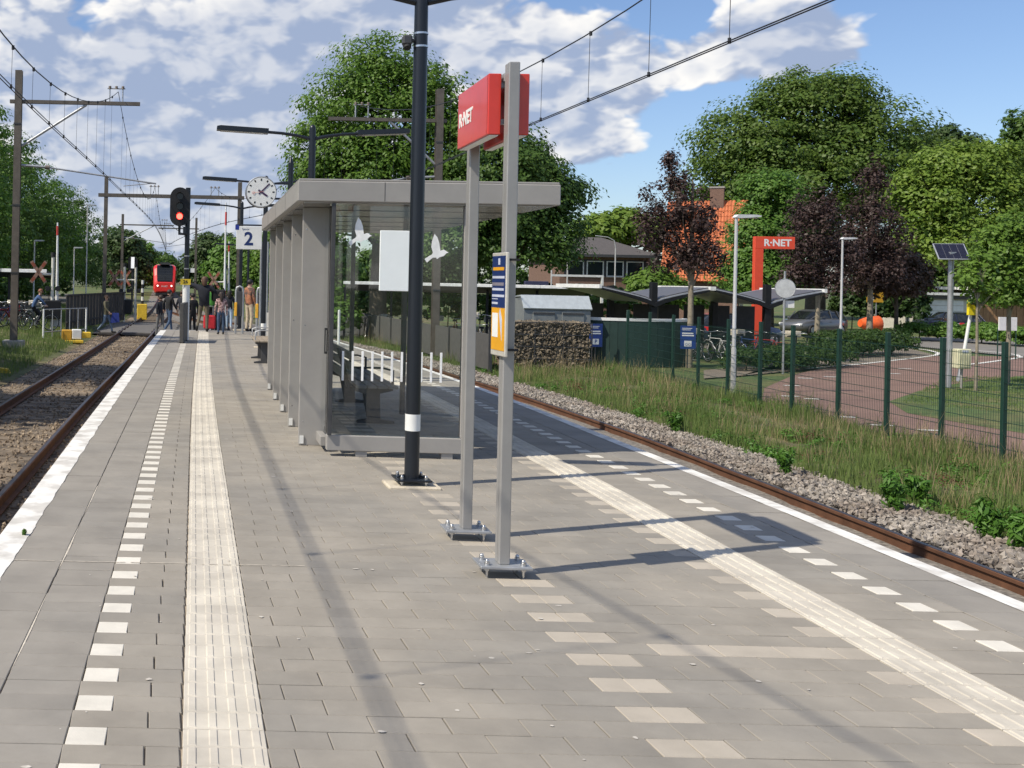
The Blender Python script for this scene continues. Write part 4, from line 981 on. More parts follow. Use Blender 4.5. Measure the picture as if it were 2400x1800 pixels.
# --- signs and boxes
rsn = thing('round_sign', 'grey back of a round traffic sign with small plate below', 'sign', (*G(1691, 808, ZG)[:2], ZG), R(-8))
MB().cyl(0, 0, 0, 3.15, .03, n=10).build('pole', GALV, rsn)
MB().tube([(0, -.045, 2.62), (0, -.035, 2.62)], .29, 28).build('disc', mat('sign_back', (.62, .63, .62), .5, .1, .12), rsn)
MB().tube([(.29 * math.cos(t), -.04, 2.62 + .29 * math.sin(t)) for t in np.linspace(0, 6.2832, 33)], .010, 5, cap=False).build('disc_rim', GALV, rsn)
MB().box(-.02, .30, .032, .042, 2.03, 2.25).build('plate', WHITE, rsn); MB().box(-.10, .10, -.036, -.03, 2.57, 2.61).box(-.1, .1, -.036, -.03, 2.7, 2.74).build('clamp', DGREY, rsn)
ybs = thing('yellow_board', 'amber yellow direction board on a thin pole by the dark hedge', 'sign', (P(1888, 700, 62).x, 62, ZG), 0)
MB().cyl(.1, 0, 0, 2.6, .03, n=8).build('pole', GALV, ybs); yb_ = MB().bevbox(-.5, .5, -.05, -.03, 1.95, 2.7, .004).build('board', mat('amber', (.62, .33, .01), .45), ybs); MB().prism([(-.1, 2.05), (-.05, 2.3), (-.16, 2.25)], -.055, -.051).build('arrow_mark', WHITE, yb_)
kio = thing('orange_kiosk', 'rounded bright orange litter catcher beside the hedge and birch', 'litter catcher', (P(1878, 720, 60).x, 60., ZG), 0)
MB().tube([(-.55, 0, .75), (-.2, 0, .72), (.45, 0, .70), (.5, 0, .70)], [.22, .38, .50, .46], 20).build('funnel', mat('orange', (.85, .14, .03), .45), kio); MB().box(-.05, .05, -.05, .05, 0, .4).build('stand', DGREY, kio)
sp = thing('solar_pole', 'galvanised pole with tilted solar panel and cream cabinet on the lawn', 'solar panel', (*G(2049, 838, ZG)[:2], ZG), 0)
MB().cyl(0, 0, 0, 3.5, .065, n=14).cyl(0, 0, 2.75, 3.5, .068, n=14).build('pole', GALV, sp)
M4 = Matrix.Translation((0, .0, 3.72)) @ Matrix.Rotation(R(-20), 4, 'Z') @ Matrix.Rotation(R(42), 4, 'X')
pf = MB().bevbox(-.36, .36, -.33, .33, -.03, .0, .004, M4).build('solar_panel', mat('panel_frame', (.55, .56, .57), .35, .6), sp)
for i in range(4):
    for j in range(5): MB().box(-.335 + i * .168, -.172 + i * .168, -.305 + j * .123, -.187 + j * .123, .001, .004, M4).build('solar_cell', mat('solar_cell', (.018, .018, .032), .12), pf)
MB().box(-.08, .08, -.08, .08, 3.5, 3.7).build('bracket', GALV, sp)
cb = MB().bevbox(.02, .38, -.30, -.07, .55, 1.08, .02).build('cabinet', mat('cream_cabinet', (.62, .60, .40), .5), sp)
for k in range(7): MB().box(.05 + k * .046, .075 + k * .046, -.312, -.301, .60, .95).build('cabinet_rib', mat('cream_cabinet', (.62, .60, .40), .5), cb)
MB().box(.12, .28, -.306, -.301, .98, 1.05).build('cabinet_label', PALE, cb); MB().cyl(.2, -.18, 0, .55, .03, n=8).build('cabinet_leg', CONC, sp)
yp_ = thing('leaning_pole', 'leaning white pole with a yellow box on the lawn beside the sapling', 'pole', (P(2072, 790, 30.3).x, 30.3, ZG), 0)
MB().tube([(0, 0, 0), (.55, 0, 3.6)], [.045, .04], 10).build('pole', WHITE, yp_); MB().tube([(-.02, 0, 0), (.1, 0, .6)], .06, 10).build('sleeve', GALV, yp_)
MB().bevbox(.14, .42, -.13, -.05, 1.95, 2.38, .01, Matrix.Rotation(R(0), 4, 'Y')).build('yellow_box', mat('box_yellow', (.85, .68, .02), .4), yp_); MB().box(.2, .38, -.137, -.131, 2.26, 2.31).build('box_slot', DGREY, yp_)
wb = thing('white_board', 'blank white notice board on green legs before the low hedge', 'notice board', (P(2176, 740, 41).x, 41, ZG), 0)
MB().bevbox(-.36, .36, -.02, .02, 1.15, 1.68, .005).build('board', WHITE, wb)
for x in (-.36, .36): MB().cyl(x, .03, 0, 1.2, .02, n=8).build('leg', FGR, wb)
# ================================================================ trees, hedges, grass
BARK = mat('bark', (.085, .068, .05), .9, 0, .25, 5, .6, 30)
BARKL = mat('pale_bark', (.26, .22, .16), .85, 0, .2, 6, .4, 30)
LEAF = {'lime': leafmat('leaf_lime', (0.0725, 0.1562, 0.0225), (.170, .285, .040)),
        'dark': leafmat('leaf_dark', (0.0562, 0.1225, 0.0250), (.125, .210, .040)),
        'dome': leafmat('leaf_dome', (0.0650, 0.1313, 0.0225), (.150, .220, .036)),
        'light': leafmat('leaf_light', (0.1125, 0.2063, 0.0275), (.235, .325, .05)),
        'mid': leafmat('leaf_mid', (0.0775, 0.1812, 0.0300), (.165, .285, .048)),
        'young': leafmat('leaf_young', (0.0975, 0.1869, 0.0293), (0.1750, 0.2870, 0.0420)),
        'purple': leafmat('leaf_purple', (.036, .022, .019), (.095, .058, .050), trans=.25),
        'brown': leafmat('leaf_brown', (.055, .045, .022), (.11, .065, .045)),
        'hedge': leafmat('leaf_hedge', (0.0252, 0.0588, 0.0140), (0.0768, 0.1360, 0.0288)),
        'far': leafmat('leaf_far', (0.0455, 0.0884, 0.0286), (0.0975, 0.1495, 0.0455))}
def leaves(lobes, n, size, seed, clump=.55, flat=.6, fill=.35, per=26, w=.58, up=.55):
    """leaf-sized quads gathered in clumps over the lobes' surfaces; lobes are (x, y, z, rx, ry, rz)"""
    r = np.random.RandomState(seed)
    lob = np.array(lobes, float); wgt = (lob[:, 3] * lob[:, 4] + lob[:, 3] * lob[:, 5]) ; wgt /= wgt.sum()
    nc = max(6, n // per)
    li = r.choice(len(lob), nc, p=wgt)
    d = r.normal(size=(nc, 3)); d /= np.linalg.norm(d, axis=1)[:, None]
    d[:, 2] = np.where(d[:, 2] < -.55, -d[:, 2] * .5, d[:, 2])
    rad = 1 - fill * r.rand(nc) ** 2.2 + r.normal(0, .05, nc)
    cen = lob[li, :3] + d * lob[li, 3:] * rad[:, None]
    cs = clump * r.uniform(.55, 1.45, nc)
    k = np.repeat(np.arange(nc), per); N_ = len(k)
    off = r.normal(size=(N_, 3)); off /= np.linalg.norm(off, axis=1)[:, None]; off *= (.35 + .65 * r.rand(N_) ** .6)[:, None]
    off[:, 2] *= flat
    pos = cen[k] + off * cs[k][:, None]
    nrm = d[k] * .35 + off * .95 + r.normal(0, .30, (N_, 3)) + np.array([0, 0, up]); nrm /= np.linalg.norm(nrm, axis=1)[:, None]
    a = np.cross(nrm, r.normal(size=(N_, 3))); a /= np.linalg.norm(a, axis=1)[:, None]; b = np.cross(nrm, a)
    s = size * r.uniform(.6, 1.35, N_)[:, None]
    V = np.stack([pos - a * s, pos - b * s * w + nrm * s * .12, pos + a * s, pos + b * s * w + nrm * s * .12], 1)
    return V.reshape(-1, 3), np.arange(N_ * 4).reshape(-1, 4)
def leaf_obj(name, lobes, n, size, m, parent, seed, **k):
    V, F = leaves(lobes, n, size, seed, **k)
    me = bpy.data.meshes.new(name); me.vertices.add(len(V)); me.vertices.foreach_set('co', V.ravel().astype(np.float32))
    me.loops.add(len(F) * 4); me.loops.foreach_set('vertex_index', F.ravel().astype(np.int32)); me.polygons.add(len(F))
    me.polygons.foreach_set('loop_start', (np.arange(len(F)) * 4).astype(np.int32)); me.polygons.foreach_set('loop_total', np.full(len(F), 4, np.int32))
    me.update(calc_edges=True); me.materials.append(m)
    return link(name, me, parent)
def tree(label, x, y, lobes, n, size, leaf, tr=.25, bark=None, z=None, cat='tree', name='tree', seed=0, group=None, lean=(0, 0), clump=.55, twigs=0, **k):
    z = ZG if z is None else z
    t = thing(name, label, cat, (x, y, z), 0, group)
    hz = max(l[2] for l in lobes); mid = sum(l[2] for l in lobes) / len(lobes)
    m = MB(); top = Vector((lean[0], lean[1], hz * .92))
    pts = [Vector((0, 0, -.15)), Vector((lean[0] * .1 + .02, 0, mid * .35)), Vector((lean[0] * .45, lean[1] * .45, mid * .75)), Vector((lean[0] * .75, lean[1] * .75, (mid + hz) / 2)), top]
    m.tube(pts, [tr * 1.25, tr, tr * .8, tr * .5, tr * .15], 10)
    r = random.Random(seed)
    for l in lobes:
        c = Vector(l[:3]); f = pts[1].lerp(pts[2], r.random()) if c.z < hz * .8 else pts[2]
        f = Vector((f.x, f.y, min(f.z, c.z - l[5] * .2)))
        m.tube([f, f.lerp(c, .55) + Vector((0, 0, .1 * l[5])), c + Vector((r.uniform(-.3, .3), r.uniform(-.3, .3), l[5] * .5))], [tr * .42, tr * .25, tr * .06], 7)
        for j in range(3 + twigs):
            e = c + Vector((r.uniform(-1, 1) * l[3], r.uniform(-1, 1) * l[4], r.uniform(-.4, 1) * l[5])) * .85
            m.tube([f.lerp(c, .5), f.lerp(e, .6) + Vector((0, 0, .15)), e], [tr * .2, tr * .12, tr * .03], 5)
    m.build('trunk', bark or BARK, t)
    leaf_obj('crown', lobes, n, size, LEAF[leaf], t, seed, clump=clump, **k)
    return t
def plobes(Y, spec, zb, x0, seed=0, depth=.9):
    """lobes from picture ellipses (u, v, ru, rv) at depth Y, in coordinates of a tree standing at x0 on zb"""
    r = random.Random(seed); out = []
    for (u, v, ru, rv, *dy) in spec:
        dd = dy[0] if dy else 0.; p = P(u, v, Y + dd); s = (Y + dd) / CF
        out.append((p.x - x0, dd, p.z - zb, ru * s, ru * s * depth, rv * s))
    return out
def ptree(label, Y, u0, spec, n, size, leaf, **k):
    x0 = P(u0, 700, Y).x; zb = k.get('z', ZG)
    return tree(label, x0, Y, plobes(Y, spec, zb, x0), n, size, leaf, **k)
# the big lime trees behind the shelter
ptree('large dense green lime tree with tall domed crown behind the shelter roof', 56, 815, [(830, 170, 95, 95), (800, 260, 140, 110), (730, 330, 100, 95), (890, 260, 110, 120), (830, 400, 170, 110), (690, 420, 65, 60), (950, 330, 80, 120), (940, 480, 110, 100), (760, 490, 110, 90), (672, 345, 50, 60)], 80000, .105, 'lime', tr=.42, seed=11, clump=1.05, flat=.55, per=120)
ptree('broad dark green tree with low spreading crown beside the lime behind the sign', 53, 1080, [(1080, 360, 110, 80), (1150, 420, 95, 80), (1060, 460, 130, 90), (1160, 500, 75, 65), (1200, 430, 50, 45), (1040, 300, 70, 60), (1120, 540, 110, 55), (1000, 520, 90, 70)], 58000, .105, 'dark', tr=.38, seed=12, clump=1.0, flat=.55, per=120)
# right side
ptree('huge dome shaped dark green tree towering over the orange roofed house', 96, 1760, [(1760, 260, 130, 95), (1650, 320, 130, 100), (1870, 320, 130, 100), (1580, 400, 95, 100), (1960, 400, 85, 95), (1760, 400, 190, 120), (1540, 470, 65, 80), (1650, 480, 120, 90), (1850, 480, 150, 90), (1720, 200, 60, 45), (1800, 205, 70, 45)], 100000, .17, 'dome', tr=.7, seed=13, clump=1.75, flat=.5, per=150)
ptree('bright yellow green tree with airy crown beside the dark tiled house', 74, 2070, [(2060, 370, 80, 60), (2110, 430, 90, 80), (2010, 440, 75, 80), (2070, 520, 110, 80), (1990, 540, 60, 60), (2140, 350, 45, 45)], 44000, .14, 'light', tr=.35, seed=14, clump=1.0, per=60)
ptree('tall dark tree crown rising behind the dark tiled roof', 104, 2260, [(2230, 290, 50, 65), (2270, 330, 80, 90), (2215, 370, 50, 60), (2290, 430, 110, 100)], 26000, .2, 'dark', tr=.5, seed=15, clump=1.2, per=60)
ptree('pale grey green distant tree behind the yellow green crown', 120, 2030, [(2040, 320, 45, 45), (2000, 350, 50, 45), (2080, 350, 50, 50)], 9000, .28, 'far', tr=.4, seed=16, clump=1.)
ptree('mid green tree behind the red portal sign and orange roof', 64, 1660, [(1665, 430, 60, 60), (1640, 520, 60, 80), (1690, 520, 55, 80), (1650, 600, 80, 70), (1700, 610, 60, 60), (1610, 610, 40, 50)], 36000, .115, 'mid', tr=.25, seed=17, clump=.8, per=60)
ptree('purple leaved plum tree with slim trunk beside the pale street lamp', 33.8, 1490, [(1455, 400, 30, 60), (1475, 470, 75, 60), (1430, 510, 55, 55), (1510, 500, 36, 55), (1480, 560, 75, 50), (1525, 560, 36, 45), (1400, 480, 28, 40), (1395, 420, 20, 28), (1445, 350, 14, 28)], 11000, .055, 'purple', tr=.085, bark=BARKL, seed=18, clump=.24, fill=.95, twigs=3, flat=1.2)
ptree('purple leaved tree behind the red portal beam and round sign', 52, 1765, [(1760, 470, 50, 60), (1745, 540, 60, 60), (1800, 560, 55, 60), (1730, 600, 45, 40), (1780, 610, 50, 40)], 13000, .075, 'purple', tr=.11, bark=BARKL, seed=19, clump=.36, fill=.9, twigs=3, flat=1.2)
ptree('tall purple leaved tree beside the amber direction board', 55, 1878, [(1885, 390, 30, 50), (1880, 470, 55, 60), (1850, 540, 55, 60), (1910, 540, 60, 70), (1880, 600, 75, 50)], 15000, .08, 'purple', tr=.13, bark=BARKL, seed=20, clump=.38, fill=.9, twigs=3, flat=1.2)
ptree('rusty brown leaved shrub tree between purple tree and hedge', 57, 1935, [(1940, 590, 60, 45), (1910, 620, 50, 30), (1965, 620, 35, 30)], 9000, .12, 'brown', tr=.1, seed=21, clump=.45)
ptree('dark ivy covered tree mass behind the carport', 82, 2050, [(2000, 600, 70, 60), (2060, 590, 70, 60), (2120, 600, 70, 60), (1960, 660, 60, 50), (2150, 640, 60, 40)], 26000, .15, 'dark', tr=.3, seed=22, clump=.8)
ptree('young light green tree with thin stem on the lawn island', 29.5, 2178, [(2170, 560, 55, 45), (2130, 600, 45, 45), (2210, 600, 60, 60), (2180, 640, 60, 35), (2240, 540, 50, 60), (2150, 520, 30, 35), (2200, 500, 45, 40)], 15000, .06, 'young', tr=.06, bark=BARKL, seed=23, clump=.32, fill=.8, twigs=2)
ptree('bare young sapling with few leaves leaning on the lawn island', 27.4, 2110, [(2125, 640, 30, 40), (2100, 600, 22, 40), (2130, 570, 18, 40)], 700, .075, 'young', tr=.035, bark=BARKL, seed=24, clump=.3, fill=.9, twigs=4)
ptree('bright green low tree behind the brick building roof', 92, 1330, [(1300, 495, 45, 30), (1345, 490, 40, 35), (1400, 505, 50, 35), (1270, 505, 30, 22), (1450, 520, 45, 40)], 14000, .25, 'light', tr=.3, seed=25, clump=.9)
ptree('round flowering pale green shrub tree before the brick building', 60, 1420, [(1395, 625, 40, 30), (1440, 630, 45, 32), (1480, 650, 40, 25), (1420, 600, 30, 20)], 9000, .13, 'young', tr=.12, seed=26, clump=.45)
# left row
LR = [('huge dark green tree of the left row standing beside the rusty mast', 55, -13.6, 14.5, 6.6), ('dark tree in the left row behind the crossing barrier', 70, -12.6, 13.2, 6.2),
      ('green tree in the left row beyond the crossing road', 88, -11.4, 12.4, 5.6), ('last green tree of the left row before the far woods', 108, -10.4, 11.8, 5.2)]
for i, (lb, y, x, h, rd) in enumerate(LR):
    lob = [(0, 0, h * .74, rd * .75, rd * .8, h * .26), (1.4, -1.2, h * .52, rd * .8, rd * .8, h * .28), (-1.5, .8, h * .5, rd * .85, rd * .85, h * .26), (1.8, 1.0, h * .34, rd * .75, rd * .8, h * .24), (-.6, -1.8, h * .33, rd * .9, rd * .75, h * .24), (.9, 0, h * .2, rd * .8, rd * .7, h * .16)]
    tree(lb, x, y, lob, 42000, .115, 'mid' if i in (0, 2) else 'dark', tr=.4, seed=30 + i, clump=1.0, per=80, flat=.5, z=-.6)
for i, (lb, y, x, h, rd) in enumerate((('bushy green tree beside the left track bank', 10.0, -8.8, 7.4, 2.4), ('rounded green tree on the left bank near the mast', 18.8, -8.8, 9.0, 2.7), ('leafy tree on the left bank before the mast', 25.5, -8.9, 12.0, 2.7))):
    lob = [(0, 0, h * .78, rd * .8, rd * .8, h * .2), (.9, -.5, h * .6, rd * .75, rd * .75, h * .2), (-.9, .6, h * .6, rd * .8, rd * .8, h * .2), (0, .5, h * .45, rd * .9, rd * .9, h * .18)]
    tree(lb, x, y, lob, 9000, .17, 'mid', tr=.22, seed=40 + i, clump=.55, z=-.55, fill=.6)
# the far woods closing the view along the line
for i in range(16):
    r = random.Random(60 + i); X = -75 + i * 13.5 + r.uniform(-3, 3); Y = 235 + r.uniform(-25, 40)
    if 0 < X - 2 < 7: Y += 90
    h = r.uniform(9.5, 14); rd = h * .5
    lob = [(0, 0, h * .72, rd * .8, rd * .8, h * .28), (rd * .5, 0, h * .45, rd * .8, rd * .8, h * .3), (-rd * .5, 0, h * .45, rd * .8, rd * .8, h * .3), (0, 0, h * .25, rd, rd * .8, h * .25)]
    tree(('dark green ' if i % 3 == 0 else 'pale green ') + ['tall far tree in the wood beyond the train', 'low far tree in the wood beyond the train'][h < 11.8], X, Y, lob, 6000, .42, 'far' if i % 3 else 'dark', tr=.4, seed=70 + i, clump=1.5, z=-1., group='far trees closing the railway line')
for i, (u, vtop, Y, lf) in enumerate(((262, 500, 150, 'far'), (300, 520, 170, 'mid'), (455, 505, 160, 'far'), (500, 520, 130, 'mid'), (545, 520, 120, 'dark'), (590, 500, 105, 'lime'), (640, 520, 95, 'dark'), (690, 500, 80, 'mid'))):
    z1 = P(u, vtop, Y).z + 1; x = P(u, 600, Y).x; h = z1; rd = h * .38
    lob = [(0, 0, h * .75, rd * .8, rd * .8, h * .25), (rd * .5, .3, h * .48, rd * .75, rd * .8, h * .25), (-rd * .5, -.3, h * .48, rd * .75, rd * .8, h * .25), (0, 0, h * .25, rd, rd, h * .22)]
    tree(['pale round tree left of the approaching train', 'small green tree behind the white repeater signal', 'round tree right of the approaching train', 'tree behind the raised crossing barrier', 'dark tree behind the platform number sign', 'fresh green tree behind the card readers', 'dark tree behind the shelter fins', 'mid green tree seen through the shelter glass'][i], x, Y, lob, 11000, .2 if Y < 120 else .28, lf, tr=.25, seed=90 + i, clump=.9, z=-1.)
def hedge(label, pts, h, wd, n, leaf, size=.07, seed=0, z=None, cat='hedge'):
    z = ZG if z is None else z
    t = thing('hedge', label, cat, (pts[0][0], pts[0][1], z)); lob = []
    for i in range(len(pts) - 1):
        a, b = Vector(pts[i]), Vector(pts[i + 1]); k = max(1, int((b - a).length / (wd * .6)))
        for j in range(k + 1):
            p = a.lerp(b, j / k); lob.append((p.x - pts[0][0], p.y - pts[0][1], h * .52, wd * .55, wd * .55, h * .5))
    m = MB()
    for l in lob[::2]: m.tube([(l[0], l[1], -.05), (l[0] + .05, l[1], h * .6)], [.04, .015], 5)
    m.build('stems', BARK, t); leaf_obj('foliage', lob, n, size, LEAF[leaf], t, seed, clump=.22, fill=.4)
    return t
hedge('low clipped hedge behind the lamp post beside the cycle path', [g(1800, 770), g(1925, 765)], 1.0, 1.6, 14000, 'hedge', .055, 51)
hedge('low lavender like hedge strip between bicycle shed and footpath', [g(1610, 800), g(1700, 797), g(1790, 790)], .75, 1.5, 12000, 'hedge', .05, 52)
hedge('low green hedge before the carport and parked car', [(P(1985, 730, 56).x, 56.), (P(2120, 735, 54).x, 54.), (P(2280, 745, 50).x, 50.)], 1.0, 1.8, 16000, 'mid', .08, 53)
hedge('tall dark ivy hedge behind the orange litter catcher', [(P(1840, 700, 70).x, 70.), (P(1960, 700, 69).x, 69.)], 3.6, 2.2, 20000, 'hedge', .12, 54)
hedge('dark shrub bank between the lime trees and the long bicycle shed', [(10, 60.), (16, 56.), (24, 54)], 2.6, 2.6, 20000, 'dark', .13, 55)
hedge('rounded shrub at the end of the grey screen fence', [(P(700, 690, 47).x, 47.), (P(745, 690, 46).x, 46.)], 1.9, 1.3, 7000, 'mid', .08, 56)
hedge('leafy undergrowth below the left row of trees', [(-12.5, 46.), (-10.2, 62.), (-8.4, 90.)], 2.4, 3.0, 26000, 'dark', .12, 57, -.6)
hedge('unseen tall shrub row added to shade the left bank', [(-8.3, 13.), (-8.5, 22.), (-8.9, 33.)], 5.2, 2.6, 26000, 'mid', .12, 58, -.55)  # stands out of view, added so its shade falls on the left bank
# ---- grass and weeds
GRA = leafmat('grass_blade', (.100, .158, .038), (.195, .255, .075), .6, .3); STRAW = leafmat('straw_blade', (.26, .20, .10), (.38, .30, .17), .7, .2); WEED = leafmat('weed_leaf', (0.0540, 0.1440, 0.0192), (0.1187, 0.2500, 0.0350), .5, .3)
def blades(name, label, n, pos, hmin, hmax, wd, m, seed, spread=.35):
    r = np.random.RandomState(seed); p = pos(r, n); n = len(p); h = r.uniform(hmin, hmax, n) * (.6 + .8 * r.rand(n)) * np.array([max(.35, .85 + 1.3 * mnoise.noise((a_ * .7, b_ * .7, 2.)) + .6 * mnoise.noise((a_ * 2.3, b_ * 2.3, 8.))) for a_, b_, c_ in p])
    a = r.uniform(0, 2 * math.pi, n); dx = np.stack([np.cos(a), np.sin(a), np.zeros(n)], 1); b = r.uniform(0, 2 * math.pi, n)
    ln = np.stack([np.cos(b), np.sin(b), np.zeros(n)], 1) * (h * spread * r.rand(n))[:, None]
    up = np.zeros((n, 3)); up[:, 2] = h
    w_ = wd * r.uniform(.6, 1.4, n)[:, None]
    V = np.stack([p - dx * w_, p + dx * w_, p + up * .55 + ln * .35 + dx * w_ * .7, p + up * .55 + ln * .35 - dx * w_ * .7, p + up + ln], 1).reshape(-1, 3)
    i = np.arange(n) * 5
    F = [(k, k + 1, k + 2, k + 3) for k in i] + [(k + 3, k + 2, k + 4) for k in i]
    me = bpy.data.meshes.new(name); me.from_pydata(V.tolist(), [], F); me.materials.append(m); me.update()
    o = link(name, me); return tag(o, label, 'grass', kind='stuff')
def inverge(xa, xb, y0, y1, zf, pw=1.5, thin=None):
    def f(r, n):
        y = y0 + (y1 - y0) * r.rand(n) ** pw; A = np.array([xa(q) for q in y]); B = np.array([xb(q) for q in y]); k = r.rand(n); x = A + (B - A) * k
        if thin is not None:
            keep = np.array([mnoise.noise((a * .8, b * .8, 5.)) > thin for a, b in zip(x, y)]); x, y, k = x[keep], y[keep], k[keep]
        return np.stack([x, y, np.array([zf(q) for q in k])], 1)
    return f
vz = lambda k: -.92 + .05 * k
blades('verge_grass', 'green verge grass between the ballast and the mesh fence', 95000, inverge(lambda y: RT(y) + 2.0, lambda y: FX(y) + .3, 9, 48, vz, 1.6), .09, .30, .006, GRA, 1)
blades('dry_grass', 'tall straw coloured grass stalks along the mesh fence', 16000, inverge(lambda y: RT(y) + 2.4, lambda y: FX(y) + .2, 12, 50, vz, 1.0, 0.), .25, .6, .004, STRAW, 2, .5)
blades('dry_grass', 'fine straw coloured seed grass in the green verge', 8000, inverge(lambda y: RT(y) + 2.15, lambda y: FX(y) + .2, 9, 48, vz, 1.5, -.1), .10, .30, .0035, STRAW, 6, .5)
blades('bank_grass', 'green grass on the left bank below the mast', 42000, inverge(lambda y: LT(y) - 6.8, lambda y: LT(y) - 1.9, 18, 75, lambda k: -.46 - .46 * k, 1.1), .10, .28, .008, GRA, 3)
blades('lawn_grass', 'short lawn grass on the island beside the cycle path', 30000, inverge(lambda y: 17.4 + abs(y - 24.) * .9, lambda y: 30., 20, 32, lambda k: ZG + .01), .02, .06, .008, GRA, 4)
lobw = []
rw = np.random.RandomState(77)
for k in range(1500):
    y = 9.5 + 36 * rw.rand() ** 1.6; a_, b_ = RT(y) + 2.05, FX(y) + .2; x = a_ + (b_ - a_) * rw.rand()
    if mnoise.noise((x * .6, y * .6, 11.)) < .02: continue
    hh = rw.uniform(.05, .16); lobw.append((x, y, -.88 + hh * .6, .10, .10, hh))
o = leaf_obj('verge_herbs', lobw, 30000, .028, WEED, None, 78, clump=.10, fill=.9, per=18, w=.4); tag(o, 'low broad leaved green herbs scattered in the verge grass', 'herbs', kind='stuff')
lobw = [(l[0], l[1], l[2] + .05, .22, .22, .12) for l in lobw[::40]]
o = leaf_obj('sorrel', lobw, 2600, .018, leafmat('sorrel_red', (.10, .045, .025), (.20, .075, .045)), None, 79, clump=.16, fill=.9, per=22, w=.4); tag(o, 'reddish brown sorrel patches in the verge grass', 'sorrel', kind='stuff')
def weed(label, u, v, zz, h, n, sz=.05):
    p = G(u, v, zz); t = thing('weed', label, 'weed', (p.x, p.y, zz - .02), 0)
    r = random.Random(int(u)); m = MB(); lob = []
    for k in range(n):
        a = r.uniform(0, 6.28); e = Vector((math.cos(a) * h * .35 * r.random(), math.sin(a) * h * .35 * r.random(), h * r.uniform(.7, 1)))
        m.tube([(0, 0, -.05), e * .5, e], [.008, .006, .003], 5)
        for q in (.3, .5, .65, .8, .95): lob.append((e.x * q, e.y * q, e.z * q, h * .10, h * .10, h * .09))
    m.build('stem', WEED, t); leaf_obj('leaf_cluster', lob, 60 * n, sz, WEED, t, int(u), clump=h * .17, fill=.9, flat=1.2, w=.30, up=.1)
    return t
weed('leafy green weed standing alone at the ballast edge', 1697, 1030, -.88, .42, 5)
weed('clump of upright green weeds at the ballast edge before the fence', 1935, 1105, -.88, .42, 9)
weed('second upright weed clump close beside the ballast', 1985, 1095, -.88, .36, 7)
weed('bushy long leaved weed group by the ballast', 2130, 1165, -.88, .45, 14)
weed('bushy weed tuft where the ballast leaves the fence corner', 2195, 1190, -.88, .42, 10)
weed('dark leafy weed at the grass edge far along the ballast', 1458, 935, -.88, .40, 6)
weed('small grass tuft growing from the white platform edge', 52, 1153, 0.01, .05, 6, .012)
# ================================================================ people
import bmesh
SKIN = mat('skin', (.46, .28, .20), .55, 0, .06)
def fabric(nm, c, v=.15): return mat('cloth_' + nm, c, .85, 0, v, 9)
BASEJ = dict(pelvis=(0, 0, .94), spine=(0, .01, 1.12), chest=(0, .01, 1.30), neck=(0, .01, 1.47), head0=(0, -.005, 1.54), head1=(0, -.015, 1.63), head2=(0, -.01, 1.71))
for s_, n_ in ((-1, 'l'), (1, 'r')):
    BASEJ.update({'sho' + n_: (s_ * .17, .01, 1.41), 'elb' + n_: (s_ * .235, .03, 1.14), 'wri' + n_: (s_ * .25, -.05, .90), 'pal' + n_: (s_ * .25, -.07, .83),
                  'hip' + n_: (s_ * .09, 0, .90), 'kne' + n_: (s_ * .10, -.02, .50), 'ank' + n_: (s_ * .10, .03, .10), 'hee' + n_: (s_ * .10, .05, .045), 'toe' + n_: (s_ * .115, -.15, .035)})
RAD = dict(pelvis=.145, spine=.135, chest=.155, neck=.055, head0=.06, head1=.095, head2=.08, sho=.075, elb=.05, wri=.033, pal=.036, hip=.095, kne=.065, ank=.045, hee=.045, toe=.036)
